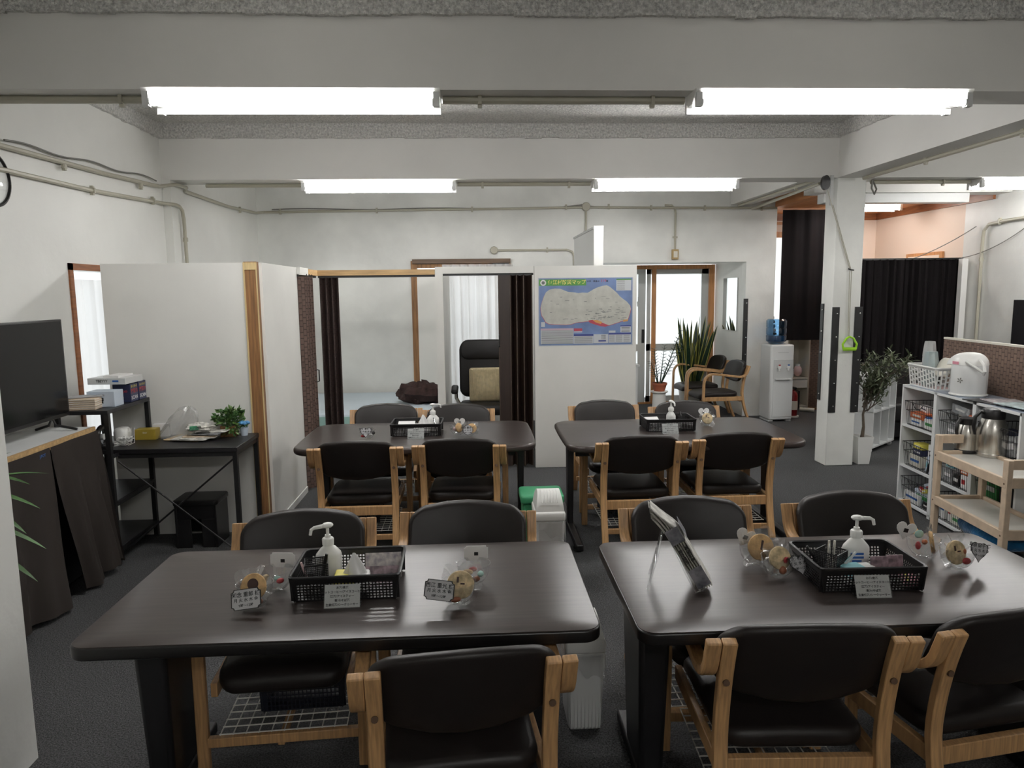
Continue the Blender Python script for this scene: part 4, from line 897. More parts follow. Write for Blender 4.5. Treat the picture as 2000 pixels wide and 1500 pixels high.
# ================================================================== things on the tables
TZ = 0.7005
def pump_bottle(label, loc, rz, m=None, blue=False):
    t = thing('pump_bottle', label, 'pump bottle', loc, rz, 'hand sanitiser bottles')
    pr = [(0.043, 0), (0.046, 0.006), (0.046, 0.082), (0.043, 0.092), (0.026, 0.112), (0.0175, 0.118), (0.0175, 0.124)]
    MB().lathe(pr, 20, M=Matrix.Diagonal((1, 0.66, 1, 1))).build('bottle', m or M_WHITEPL, t)
    MB().lathe([(0.020, 0.122), (0.0205, 0.142), (0.018, 0.146), (0.011, 0.149), (0.010, 0.157)], 18).build('collar', M_WHITEPL, t)
    h = MB().lathe([(0.0055, 0.155), (0.0055, 0.182)], 10)
    h.ball((0, 0, 0.191), (0.021, 0.017, 0.010), 16, 8); h.tube([(0.01, 0, 0.190), (0.045, 0, 0.189), (0.056, 0, 0.183), (0.060, 0, 0.165)], [0.0075, 0.0062, 0.0058, 0.0052], 8)
    h.build('pump_head', M_WHITEPL, t)
    if blue:
        for i in range(5): MB().box((-0.008+0.004*(i % 2), -0.0306, 0.07-0.013*i), (0.045-0.006*(i % 3), 0.0006, 0.008)).build('print', M_BLUEINK, t)
    return t
def crate_tray(label, loc, rz, w=0.355, d=0.262, h=0.085):
    return crate('table_tray', label, 'tray', loc, rz, w, d, h, 30, 22, 6, M_BLKPL, 0.014, 'black perforated trays', 0.74, 0.0042)
def pen_cup(label, loc, rz, s=0.07, h=0.08, pens=()):
    t = thing('pen_cup', label, 'pen cup', loc, rz, 'mesh pen cups')
    MB().b(-s/2, s/2, -s/2, s/2, 0, 0.003).build('base', M_BLKMET, t)
    mb = MB(); n = 13
    for k in range(4):
        R_ = RZ(k*pi/2)
        for i in range(n+1):
            x = -s/2+s*i/n
            mb.box((x, -s/2, h/2), (0.0019, 0.0019, h), R_)
        for j_ in range(17): mb.box((0, -s/2, h*j_/16), (s, 0.0019, 0.0019), R_)
    mb.build('mesh', M_BLKMET, t, smooth=0, kind='stuff')
    MB().tube([(-s/2, -s/2, h), (s/2, -s/2, h), (s/2, s/2, h), (-s/2, s/2, h)], 0.0024, 6, closed=True).build('rim', M_BLKMET, t)
    return t
def pen(label, loc, d, L_=0.135, m=None, r=0.0045):
    d = Vector(d).normalized(); q = d.to_track_quat('Z', 'Y')
    o = MB().lathe([(0.0008, 0), (r, 0.012), (r, L_-0.02), (r*0.85, L_)], 10).build('pen', m or M_BLKPL, None, loc); o.rotation_mode = 'QUATERNION'; o.rotation_quaternion = q
    MB().box((0, r+0.001, L_-0.03), (0.003, 0.002, 0.04)).build('pen_clip', M_CHROME, o)
    return tag(o, label, 'pen', 'pens in the table trays')
def tissue(label, loc, rz, m=M_YELLOW, cone=True):
    t = thing('tissue_pack', label, 'tissue pack', loc, rz, 'tissue packs in the trays')
    MB().slab(0.115, 0.085, 0.055, 0.012, 0.010, M=TR(0, 0, 0.03)).build('packet', M_PAPER, t)
    MB().slab(0.075, 0.087, 0.03, 0.006, 0.004, M=TR(-0.021, 0, 0.044)).build('printed_band', m, t)
    if cone:
        def f(u, v):
            a = 2*pi*u; r_ = 0.024*(1-v)**0.8*(1+0.35*sin(3*a+2*v))+0.003
            return (0.008+r_*cos(a)*1.3, r_*sin(a)*0.8, 0.055+0.075*v)
        MB().surf(f, 24, 8).build('tissue', M_PAPER, t)
    return t
def menu_sign(label, loc, rz, tilt=0.42):
    t = thing('menu_sign', label, 'sign', loc, rz, 'drink menu signs')
    M = RX(-tilt); w, h = 0.112, 0.072
    MB().box((0, -0.0015, h/2), (w+0.004, 0.0016, h+0.003), M).box((0, 0.022, 0.001), (w+0.004, 0.045, 0.002)).build('holder', M_CLEAR, t)
    MB().box((0, 0.0, h/2), (w, 0.0010, h), M).build('card', M_PAPER, t)
    for i, s in enumerate(('お茶/麦茶', 'ホットコーヒー/アイスコーヒー', '紅茶/アイスティー', '青汁/そば茶', '生姜紅茶/シークヮーサー')):
        text(s, 0.0092, M_INK, t, M @ TR(0, -0.0026, h-0.010-0.0132*i) @ RX90)
    return t
HEART = [(0.0, -0.95)]+[(0.98*((16*sin(a)**3)/16), (13*cos(a)-5*cos(2*a)-2*cos(3*a)-cos(4*a))/16.5) for a in [pi-pi*i/14 for i in range(1, 14)]]
HEART = [(x, z) for x, z in HEART]+[(0.0, 0.30)]+[(-x, z) for x, z in reversed(HEART[1:14])]
def notched(w, h, n):
    o = []
    for (cx, cy, a0) in ((w, h, pi), (-w, h, 1.5*pi), (-w, -h, 2*pi), (w, -h, 2.5*pi)):
        for q in range(5): a = a0+(pi/2)*q/4; o.append((cx+n*cos(a), cy+n*sin(a)))
    # order the arcs so the outline runs round the card
    out = []
    for k in range(4): out += list(reversed(o[k*5:k*5+5]))
    return out
def plaque(t, kind, front, M, s=0.032, lines=()):
    """name card clipped to a cup; front carries the lettering, the back only a dark magnet"""
    if kind == 'rect': pts = notched(1.28*s, 0.84*s, 0.24*s)
    elif kind == 'round': pts = [(0.85*s*cos(a), 0.85*s*sin(a)) for a in [2*pi*i/28 for i in range(28)]]
    else: pts = [(x*s, z*s) for x, z in HEART]
    def fl(mb, k, y0, y1): return mb.prism([(x*k, z*k) for x, z in pts], y0, y1, M @ RX90 @ Matrix.Diagonal((1, 1, -1, 1)))
    c = fl(MB(), 1.0, -0.0008, 0.0008).build('name_card', M_GREYCARD if False else (M_INK if front else M_PAPER), t)
    if front:
        fl(MB(), 0.93, -0.0012, -0.0008).build('card_face', M_CARDF, c)
        for i, (s_, sz) in enumerate(lines):
            text(s_, sz*s, M_INK, c, M @ TR(0, -0.0016, (0.36-0.43*i)*s+(0.10*s if kind == 'heart' else 0)) @ RX90)
    else: MB().box((0, -0.002, -0.05*s), (0.42*s, 0.0012, 0.38*s), M).build('magnet', M_INK, c)
    return c
M_CARDF = mat('pale_grey_card', (0.50, 0.50, 0.51), 0.5)
_CUP = None
def snack_cup(label, loc, k=1.0):
    global _CUP
    t = thing('snack_cup', label, 'cup', loc, 0, 'clear snack cups')
    if _CUP is None:
        pr = [(0.0, 0.002), (0.018, 0.0), (0.020, 0.003), (0.034, 0.012), (0.045, 0.028), (0.050, 0.046), (0.052, 0.066), (0.0540, 0.067)]
        _CUP = MB().lathe(pr, 28, cap=False).mesh('bowl', M_CLEAR)
    o = bpy.data.objects.new('bowl', _CUP); COL.objects.link(o); o.parent = t; o.scale = (1.1*k, 1.1*k, 1.1*k)
    return t
def wrapper(seed, r):
    rnd = random.Random(seed); ph = [rnd.uniform(0, 6) for _ in range(4)]
    def f(u, v):
        a = 2*pi*u; k = 1+0.10*sin(5*a+ph[0])+0.07*sin(9*a+ph[1]); rr_ = r*(0.75+0.55*v)*k
        s = max(abs(cos(a)), abs(sin(a)))**0.55
        return (rr_*cos(a)/s*0.95, 0.010*sin(3*a+ph[2])*v+0.006*sin(7*a+ph[3]), rr_*sin(a)/s)
    return MB().surf(f, 44, 4)
def cookie(label, loc, R_, r=0.032, m=None, seed=1, mark='strip'):
    """round biscuit in a crinkled clear wrapper; R_ turns its face (local -y) to where it looks"""
    t = thing('wrapped_biscuit', label, 'biscuit', loc, 0, 'wrapped biscuits'); t.rotation_euler = R_
    MB().lathe([(0.0, -0.006), (r*0.86, -0.006), (r*0.97, -0.004), (r, -0.0005), (r*0.985, 0.0005), (r, 0.0015), (r*0.97, 0.0055), (r*0.86, 0.0075), (0.0, 0.0085)], 26, M=RX90).build('biscuit', m or M_COOKIE, t)
    if mark == 'strip': MB().box((0.002, -0.0095, 0.008), (0.008, 0.001, 0.034), R=Matrix.Rotation(0.25, 3, 'Y')).build('stamp', M_CHOC, t)
    elif mark == 'disc': MB().lathe([(0, 0), (r*0.42, 0), (r*0.42, 0.001)], 18, M=TR(0, -0.0085, r*0.2) @ RX90, cap=False).build('stamp', M_CHOC, t)
    elif mark == 'two': MB().box((-0.010, -0.0095, 0.016), (0.007, 0.001, 0.018)).box((0.006, -0.0095, 0.004), (0.014, 0.001, 0.005)).build('stamp', M_CHOC, t)
    wrapper(seed, r*1.12).build('wrapper', M_WRAP, t)
    return t
def candy(label, loc, m, s=(0.016, 0.010, 0.008), seed=1, rz=0.0):
    t = thing('wrapped_sweet', label, 'sweet', loc, rz, 'wrapped sweets')
    MB().ball((0, 0, s[2]), s, 10, 6).build('sweet', m, t)
    for e in (-1, 1): MB().add([(e*s[0]*0.9, 0, s[2]), (e*s[0]*1.7, -s[1]*0.7, s[2]*1.5), (e*s[0]*1.75, s[1]*0.6, s[2]*0.7)], [(0, 1, 2)]).build('twist', M_WRAP, t)
    return t
DAYS = ('月 火 水 木 金', 0.34)
LA, LB, LC_, LD = '知念 重郎 様', '西江 重光 様', '大城 初枝 様', '島袋 節子 様'
def lines(n): return ((n, 0.43), DAYS, ('9時〜12時', 0.28))

# ---------- near left table
tx, ty = -0.440, 2.390
crate_tray('black perforated tray on the near left table', (tx, ty, TZ), radians(1.0))
pump_bottle('white pump bottle with its spout to the left, near left table', (tx-0.085, ty+0.060, TZ+0.007), radians(205))
pc = pen_cup('black mesh pen cup in the near left tray', (tx-0.105, ty-0.045, TZ+0.007), radians(12), 0.075, 0.10)
pen('red-tipped pen in the near left pen cup', (tx-0.122, ty-0.055, TZ+0.012), (-0.28, -0.1, 1), 0.105, M_PALEPINK); pen('black marker in the near left pen cup', (tx-0.095, ty-0.048, TZ+0.012), (0.24, -0.15, 1), 0.135, M_BLKPL, 0.006)
tissue('white and yellow tissue pack with a tissue pulled up, near left tray', (tx+0.015, ty-0.055, TZ+0.007), radians(3))
def leaflet(label, loc, rz, tilt, m, w=0.13, h=0.07, group=None):
    o = MB().box((0, 0, h/2), (w, 0.004, h)).build('leaflet', m, None, loc, (-tilt, 0, rz)); return tag(o, label, 'leaflet', group)
leaflet('printed leaflet at the back right of the near left tray', (tx+0.105, ty+0.045, TZ+0.008), radians(2), 0.35, M_CARDPHOTO, 0.125, 0.085)
leaflet('dark photo leaflet at the front right of the near left tray', (tx+0.105, ty-0.040, TZ+0.008), radians(2), 0.45, M_CARDDARK, 0.125, 0.07)
menu_sign('menu card before the near left tray', onz(668, 1187, TZ), radians(1.5))
c = snack_cup('clear snack cup with a name card at the left of the near left table', (-0.726, 2.262, TZ)); plaque(c, 'rect', True, TR(-0.008, -0.066, 0.048) @ RZ(radians(-8)) @ RX(-0.40) @ RY(radians(-9)), 0.038, lines(LA))
cookie('biscuit with a dark round stamp in the left front cup', (-0.728, 2.258, TZ+0.062), (-0.35, 0, -0.1), 0.043, M_COOKIE, 3, 'disc'); candy('brown sweet at the bottom of the left front cup', (-0.710, 2.238, TZ+0.011), M_ORNG, (0.017, 0.010, 0.010))
c = snack_cup('clear snack cup with a card turned away at the left of the near left table', (-0.690, 2.375, TZ)); plaque(c, 'rect', False, TR(0.012, 0.052, 0.085) @ RX(0.12) @ RY(radians(3)), 0.033)
candy('red and white sweet in the left rear cup', (-0.672, 2.362, TZ+0.028), M_RED, (0.014, 0.010, 0.009), rz=0.7); candy('mint sweet in the left rear cup', (-0.690, 2.392, TZ+0.026), M_MINT, (0.013, 0.010, 0.008)); candy('fair sweet in the left rear cup', (-0.725, 2.378, TZ+0.034), M_COOKIE2, (0.015, 0.011, 0.010), rz=1.2)
c = snack_cup('clear snack cup with a name card at the right of the near left table', (-0.068, 2.222, TZ)); plaque(c, 'rect', True, TR(-0.058, -0.040, 0.062) @ RZ(radians(-10)) @ RX(-0.30) @ RY(radians(4)), 0.038, lines(LB))
cookie('crumbly pale biscuit in the right front cup', (-0.060, 2.225, TZ+0.060), (-0.30, 0.1, 0.05), 0.045, M_COOKIE2, 7, 'two'); candy('brown sweet in the right front cup', (-0.075, 2.200, TZ+0.012), M_ORNG, (0.018, 0.010, 0.009), rz=0.3)
c = snack_cup('clear snack cup with a card turned away, right on the near left table', (-0.018, 2.378, TZ)); plaque(c, 'rect', False, TR(0.010, 0.052, 0.088) @ RX(0.12), 0.033)
candy('orange sweet in the right rear cup', (-0.040, 2.372, TZ+0.030), M_COOKIE, (0.022, 0.012, 0.011), rz=0.2); candy('red sweet in the right rear cup', (-0.020, 2.398, TZ+0.034), M_RED, (0.015, 0.010, 0.008)); candy('mint sweet in the right rear cup', (0.006, 2.360, TZ+0.030), M_MINT, (0.014, 0.011, 0.010), rz=1.3); candy('brown nut sweet in the right rear cup', (-0.008, 2.350, TZ+0.016), M_ORNG, (0.014, 0.010, 0.010), rz=0.6)

# ---------- near right table
tx, ty = 1.300, 2.318
crate_tray('black perforated tray on the near right table', (tx, ty, TZ), radians(-1.6))
pump_bottle('white pump bottle with its spout to the right, near right table', (tx+0.030, ty+0.050, TZ+0.007), radians(-4), blue=True)
pen_cup('black mesh pen cup in the near right tray', (tx-0.090, ty-0.010, TZ+0.007), radians(38), 0.078, 0.098)
for i, (dx, dy, d, m) in enumerate(((0.0, 0.01, (0.05, 0.15, 1), M_CREAMPL), (0.012, 0.012, (0.10, 0.1, 1), M_CREAMPL), (0.0, -0.015, (0.75, -0.15, 1), M_GREYPL), (-0.012, 0.0, (-0.6, 0.3, 1), M_BLKPL))):
    pen(('cream pen standing up in the near right pen cup', 'second cream pen in the near right pen cup', 'grey pen leaning right in the near right pen cup', 'thin black pen leaning left in the near right pen cup')[i], (tx-0.090+dx, ty-0.010+dy, TZ+0.012), d, 0.12, m)
tissue('teal and white tissue pack in the near right tray', (tx-0.015, ty-0.065, TZ+0.007), radians(8), M_TEALWRAP, False)
leaflet('upright photo leaflet on the left of the near right tray', (tx+0.060, ty-0.055, TZ+0.008), radians(-3), 0.12, M_CARDDARK, 0.06, 0.085)
leaflet('upright photo leaflet on the right of the near right tray', (tx+0.118, ty-0.048, TZ+0.008), radians(-3), 0.12, M_CARDDARK, 0.055, 0.085)
o = MB().slab(0.05, 0.06, 0.03, 0.01, 0.01, M=TR(0, 0, 0.018) @ RX(0.5)).build('sweet_packet', M_PINK, None, (tx+0.140, ty-0.085, TZ+0.01)); tag(o, 'pink sweet packet in the right corner of the near right tray', 'packet'); MB().slab(0.02, 0.055, 0.031, 0.006, 0.01, M=TR(-0.012, 0, 0.019) @ RX(0.5)).build('printed_band', M_YELLOW, o)
menu_sign('menu card before the near right tray', onz(1708, 1168, TZ), radians(-3))
c = snack_cup('clear snack cup with a heart card at the left of the near right table', (1.045, 2.352, TZ)); plaque(c, 'heart', True, TR(0.062, -0.035, 0.058) @ RZ(radians(8)) @ RX(-0.35) @ RY(radians(-6)), 0.041, lines(LC_))
cookie('biscuit with a red centre in the left heart cup', (1.050, 2.352, TZ+0.066), (-0.35, 0.0, 0.1), 0.040, M_COOKIE2, 11, None); candy('brown sweet in the left heart cup', (1.055, 2.335, TZ+0.013), M_ORNG, (0.014, 0.011, 0.015)); candy('red sweet beside the left heart cup biscuit', (1.068, 2.340, TZ+0.050), M_RED, (0.012, 0.006, 0.012), rz=0.4)
c = snack_cup('clear snack cup with a heart turned away, left on the near right table', (1.010, 2.468, TZ)); plaque(c, 'heart', False, TR(-0.020, 0.045, 0.088) @ RX(0.1) @ RY(radians(25)), 0.041)
cookie('large fair biscuit with a dark stamp in the left rear cup', (1.022, 2.450, TZ+0.070), (-0.3, 0, 0.0), 0.048, M_COOKIE, 13, 'strip'); candy('mint packet in the left rear cup of the near right table', (1.050, 2.490, TZ+0.070), M_MINT, (0.020, 0.006, 0.016))
c = snack_cup('clear snack cup with a white heart at the right rear of the near right table', (1.658, 2.492, TZ)); plaque(c, 'heart', False, TR(-0.048, 0.034, 0.092) @ RX(0.1) @ RY(radians(14)), 0.041)
cookie('thick sandwich biscuit lying on edge in the right rear cup', (1.685, 2.485, TZ+0.056), (-0.2, 0.5, 0.95), 0.042, M_COOKIE, 17, None); candy('red upright sweet under the white heart card', (1.632, 2.482, TZ+0.030), M_RED, (0.010, 0.009, 0.016)); candy('mint packet beside the white heart card', (1.655, 2.515, TZ+0.062), M_MINT, (0.018, 0.006, 0.016)); candy('fair sweet in the right rear cup', (1.655, 2.480, TZ+0.05), M_ORNG, (0.014, 0.010, 0.010), rz=0.7)
c = snack_cup('clear snack cup with a lettered heart at the right front of the near right table', (1.710, 2.378, TZ)); plaque(c, 'heart', True, TR(0.066, -0.020, 0.066) @ RZ(radians(14)) @ RX(-0.2) @ RY(radians(14)), 0.041, lines(LD))
cookie('pale biscuit with a dark dot in the right front heart cup', (1.700, 2.372, TZ+0.058), (-0.25, 0, 0.25), 0.043, M_COOKIE2, 19, 'two'); candy('red jelly in the right front heart cup', (1.735, 2.362, TZ+0.016), M_RED, (0.016, 0.010, 0.013)); candy('brown sweet in the right front heart cup', (1.735, 2.380, TZ+0.046), M_ORNG, (0.012, 0.010, 0.012), rz=0.9)
# newspaper on an acrylic easel
es = thing('acrylic_easel', 'clear acrylic stand holding the newspaper', 'stand', (0.655, 2.315, TZ), radians(-16))
e = MB()
for sy in (-0.065, 0.065):
    e.tube([(-0.075, sy, 0.003), (-0.045, sy, 0.115), (-0.030, sy*0.55, 0.195), (-0.022, sy*0.4, 0.200), (-0.012, sy*0.55, 0.190), (0.045, sy, 0.075), (0.082, sy, 0.004), (0.105, sy, 0.014), (0.108, sy, 0.03)], 0.0042, 8)
e.tube([(-0.050, -0.065, 0.10), (-0.050, 0.065, 0.10)], 0.004, 8); e.tube([(-0.022, -0.028, 0.200), (-0.022, 0.028, 0.200)], 0.0042, 8); e.tube([(0.105, -0.065, 0.014), (0.105, 0.065, 0.014)], 0.004, 8)
e.build('frame', M_CLEAR, es)
MB().add([(-0.070, -0.06, 0.02), (-0.070, 0.06, 0.02), (-0.036, 0.04, 0.17), (-0.036, -0.04, 0.17)], [(0, 1, 2, 3)]).build('rear_sheet', M_CLEAR, es)
MB().add([(0.080, -0.06, 0.01), (0.080, 0.06, 0.01), (-0.008, 0.04, 0.18), (-0.008, -0.04, 0.18)], [(0, 1, 2, 3)]).build('front_sheet', M_CLEAR, es)
np_ = thing('folded_newspaper', 'folded newspaper leaning on the acrylic stand', 'newspaper', (0.765, 2.285, TZ+0.014), radians(-12))
lean = RY(radians(-31)); rnd = random.Random(2)
for i in range(6):
    x = -0.004+0.0085*i-0.020; Lp = 0.325-0.018*abs(i-2)
    def bend(u, v, x=x, Lp=Lp, i=i):
        # a U fold: out along one face, round the fold, back along the other
        z = Lp*v; cz = -0.10*max(0, v-0.74)**1.5*(1+0.2*i)
        th = 0.0036; a = u*2-1
        return (x+th*(1 if a > 0 else -1)*(1 if abs(a) > 0.1 else a/0.1)+cz, -0.05+0.10*abs(a) if abs(a) > 0.1 else -0.05+0.010*(1-sqrt(max(0, 1-(a/0.1)**2))), z)
    MB().surf(bend, 24, 14, lean).build('page_fold', M_NEWS, np_)
M_NEWSPIC = mat('newsprint_picture', (0.06, 0.065, 0.075), 0.7, noise=(30, 0.7, 3), col2=(0.24, 0.23, 0.25))
MB().box((0.030, 0, 0.205), (0.001, 0.09, 0.055), lean).build('picture', M_NEWSPIC, np_); MB().box((-0.001, -0.0512, 0.045), (0.048, 0.0008, 0.07), lean).build('picture', M_NEWSPIC, np_); MB().box((-0.001, -0.0512, 0.205), (0.046, 0.0008, 0.055), lean).build('picture', M_NEWSPIC, np_)
for i, s_ in enumerate(('新聞記事', '島の話題')): text(s_, 0.014, M_INK, np_, lean @ TR(0.010-0.022*i, -0.0518, 0.13) @ RX90 @ RZ(-pi/2))

# ---------- far left table
tx, ty = -0.420, 5.085
crate_tray('black perforated tray on the far left table', (tx, ty, TZ), radians(-1.5))
pump_bottle('white pump bottle in the far left tray', (tx+0.11, ty+0.045, TZ+0.007), radians(15))
tissue('white tissue pack in the far left tray', (tx+0.035, ty-0.02, TZ+0.007), 0.0, M_PAPER)
leaflet('white leaflet lying in the far left tray', (tx-0.08, ty+0.0, TZ+0.045), 0.0, 1.2, M_PAPER, 0.12, 0.08)
pen('black pen in the far left tray', (tx+0.14, ty-0.04, TZ+0.012), (-0.25, 0.5, 1), 0.11)
menu_sign('menu card before the far left tray', onz(812, 857, TZ), 0.0)
c = snack_cup('small snack cup with a heart card at the left of the far left table', (-0.749, 4.93, TZ), 0.85); plaque(c, 'heart', True, TR(-0.008, -0.042, 0.055) @ RX(-0.25), 0.040, lines(LC_)); candy('red sweet in the far left heart cup', (-0.78, 4.905, TZ+0.014), M_RED, (0.016, 0.010, 0.009)); candy('white sweet in the far left heart cup', (-0.735, 4.93, TZ+0.016), M_PAPER, (0.016, 0.010, 0.009)); candy('black sweet in the far left heart cup', (-0.712, 4.935, TZ+0.026), M_INK, (0.011, 0.010, 0.012)); 
c = snack_cup('snack cup with a heart turned away at the right of the far left table', (-0.128, 4.985, TZ)); plaque(c, 'heart', False, TR(0.012, 0.04, 0.085) @ RX(0.1), 0.040)
cookie('brown biscuit on edge in the right cup of the far left table', (-0.122, 4.97, TZ+0.055), (-0.2, 0.2, 0.9), 0.034, M_COOKIE, 23, None); candy('pink sweet in the right cup of the far left table', (-0.15, 4.975, TZ+0.032), M_PALEPINK, (0.014, 0.010, 0.014))
c = snack_cup('snack cup with a round card at the right of the far left table', (-0.045, 4.96, TZ)); plaque(c, 'round', True, TR(-0.012, -0.056, 0.05) @ RX(-0.2), 0.040, lines(LD))
cookie('fair biscuit behind the round card on the far left table', (-0.030, 4.965, TZ+0.050), (-0.3, 0, 0), 0.034, M_COOKIE, 29, None)
# ---------- far right table
tx, ty = 1.385, 5.06
crate_tray('black perforated tray on the far right table', (tx, ty, TZ), radians(-1.5))
pump_bottle('translucent pump bottle in the far right tray', (tx+0.028, ty+0.0, TZ+0.007), radians(-80), mat('milky_plastic', (0.62, 0.63, 0.61), 0.4))
leaflet('white packet with red print lying in the far right tray', (tx-0.10, ty-0.01, TZ+0.04), 0.1, 1.2, M_PAPER, 0.11, 0.09)
pen('black pen leaning in the far right tray', (tx+0.12, ty+0.02, TZ+0.012), (-0.1, 0.4, 1), 0.11, M_BLKPL, 0.006)
pen_cup('black mesh pen cup in the far right tray', (tx+0.115, ty+0.055, TZ+0.007), 0.2)
tissue('white card box in the far right tray', (tx+0.125, ty-0.06, TZ+0.007), 0.2, M_PAPER, False)
menu_sign('menu card before the far right tray', onz(1310, 847, TZ), radians(-2))
c = snack_cup('snack cup with a heart turned away on the far right table', (1.708, 5.15, TZ)); plaque(c, 'heart', False, TR(-0.012, 0.04, 0.092) @ RX(0.1), 0.042)
cookie('dotted biscuit in the cup of the far right table', (1.708, 5.14, TZ+0.052), (-0.3, 0, 0), 0.041, M_COOKIE2, 31, 'two')

# ================================================================== map poster on the partition
mx0, mx1, mz0, mz1 = 0.615, 1.504, 1.186, 1.818
mp = thing('map_poster', 'blue island evacuation map poster on the white partition', 'poster', (mx0, 6.7895, mz0))
W_, H_ = mx1-mx0, mz1-mz0
M_SEA = mat('map_sea', (0.16, 0.235, 0.44), 0.4, noise=(6, 0.18)); M_LAND = mat('map_land', (0.52, 0.52, 0.47), 0.4, noise=(14, 0.10)); M_MAPG = mat('map_green', (0.075, 0.28, 0.045), 0.45); M_MAPY = mat('map_title_yellow', (0.80, 0.70, 0.20), 0.45); M_MAPN = mat('map_navy', (0.035, 0.05, 0.23), 0.45); M_MAPW = mat('map_white', (0.58, 0.60, 0.62), 0.45); M_MAPR = mat('map_red', (0.48, 0.07, 0.10), 0.45); M_MAPO = mat('map_orange', (0.66, 0.33, 0.10), 0.45); M_MAPP = mat('map_pink', (0.58, 0.42, 0.50), 0.45); M_MAPLINE = mat('map_line', (0.16, 0.17, 0.17), 0.5)
def U(X, Y): return ((X-110)/1710*W_, H_-(Y-110)/1235*H_)
def mrect(X0, Y0, X1, Y1, m, lay, name='print'):
    a = U(X0, Y0); b_ = U(X1, Y1); return MB().b(a[0], b_[0], -0.0012-0.0003*lay, -0.001, b_[1], a[1]).build(name, m, mp)
MB().b(-0.008, W_+0.008, -0.001, 0, -0.008, H_+0.006).build('margin', M_MAPW, mp); MB().b(0, W_, -0.0012, -0.001, 0, H_).build('sea', M_SEA, mp)
LAND = [(140, 640), (165, 540), (200, 440), (240, 360), (300, 315), (400, 295), (500, 300), (570, 330), (640, 360), (700, 365), (760, 370), (830, 385), (900, 375), (1000, 380), (1060, 345), (1120, 310), (1200, 275), (1280, 255), (1345, 245), (1400, 270), (1460, 320), (1540, 390), (1590, 450), (1650, 500), (1720, 550), (1780, 620), (1795, 690), (1780, 760), (1760, 830), (1740, 890), (1660, 900), (1560, 935), (1480, 960), (1400, 985), (1330, 990), (1250, 965), (1170, 945), (1090, 925), (1010, 905), (920, 915), (830, 920), (760, 935), (700, 955), (600, 965), (500, 960), (380, 955), (290, 945), (230, 910), (200, 850), (160, 790), (145, 720)]
def mpoly(pts, m, lay, name): 
    k = [U(*p) for p in pts]; return MB().prism(k, 0.001, 0.0012+0.0003*lay, RX90).build(name, m, mp, smooth=0)
mpoly([(x+(x-950)*0.008, y+8) for x, y in LAND], M_MAPR, 1, 'shore'); mpoly(LAND, M_LAND, 2, 'island')
mpoly([(1010, 890), (1090, 880), (1250, 930), (1330, 960), (1390, 985), (1330, 1012), (1240, 1000), (1130, 965), (1040, 935)], M_MAPR, 3, 'hazard_zone'); mpoly([(1090, 885), (1180, 885), (1270, 925), (1240, 960), (1150, 930)], M_MAPO, 4, 'hazard_zone'); mpoly([(1660, 885), (1750, 880), (1735, 915), (1650, 925)], M_MAPO, 4, 'hazard_zone')
rnd = random.Random(5); ln = MB()
for i in range(70):
    X = rnd.uniform(950, 1640) if i > 25 else rnd.uniform(300, 1650); Y = rnd.uniform(660, 880) if i > 25 else rnd.uniform(420, 880); l = rnd.uniform(20, 80); a = U(X, Y); b_ = U(X+l, Y+rnd.uniform(5, 9)); ln.b(a[0], b_[0], -0.0022, -0.0018, b_[1], a[1])
ln.build('place_names', M_MAPLINE, mp, smooth=0, kind='stuff')
mrect(110, 130, 970, 245, M_MAPG, 2, 'title_band'); e = U(188, 190); MB().lathe([(0, 0), (0.028, 0), (0.028, 0.001)], 24, M=TR(e[0], -0.0019, e[1]) @ RX90, cap=False).build('emblem', M_PAPER, mp); MB().lathe([(0, 0), (0.017, 0), (0.017, 0.001)], 6, M=TR(e[0], -0.0023, e[1]) @ RX90, cap=False).build('emblem_mark', M_MAPLINE, mp)
q = U(620, 188); text('伊江村防災マップ', 0.045, M_MAPY, mp, TR(q[0], -0.0024, q[1]) @ RX90); q = U(1100, 172); text('火災・救急は', 0.020, M_INK, mp, TR(q[0], -0.0024, q[1]) @ RX90); q = U(1290, 165); text('119', 0.034, M_MAPR, mp, TR(q[0], -0.0024, q[1]) @ RX90); q = U(1355, 172); text('番', 0.020, M_INK, mp, TR(q[0], -0.0024, q[1]) @ RX90)
mrect(1525, 130, 1800, 345, M_MAPW, 2, 'legend'); mrect(1525, 130, 1800, 152, M_MAPG, 3, 'legend_head'); mrect(135, 1060, 740, 1320, M_MAPW, 2, 'table_panel'); mrect(135, 1030, 740, 1062, M_MAPP, 3, 'table_head'); mrect(745, 1145, 1105, 1178, M_MAPN, 3, 'table_head'); mrect(745, 1178, 1105, 1320, M_MAPW, 2, 'table_panel'); mrect(1110, 1150, 1380, 1315, M_MAPW, 2, 'diagram'); mrect(1390, 1130, 1800, 1160, M_MAPN, 3, 'table_head'); mrect(1390, 1160, 1800, 1310, M_MAPW, 2, 'table_panel'); mrect(1605, 990, 1800, 1010, M_MAPN, 3, 'table_head'); mrect(1605, 1010, 1800, 1120, M_MAPW, 2, 'table_panel'); mrect(1390, 1085, 1515, 1125, M_MAPW, 2, 'table_panel'); mrect(748, 1035, 900, 1085, M_MAPR, 3, 'key'); mrect(748, 1090, 900, 1110, M_MAPW, 3, 'key'); mrect(145, 910, 215, 1000, M_MAPW, 2, 'key')
mrect(1200, 1260, 1340, 1285, M_MAPN, 3, 'diagram_water'); mrect(1250, 1165, 1335, 1175, M_MAPLINE, 3, 'diagram_building')
ln = MB()
for i in range(13):
    Y = 1072+20*i; a = U(150, Y); b_ = U(730, Y+8); ln.b(a[0], b_[0], -0.0022, -0.0016, b_[1], a[1])
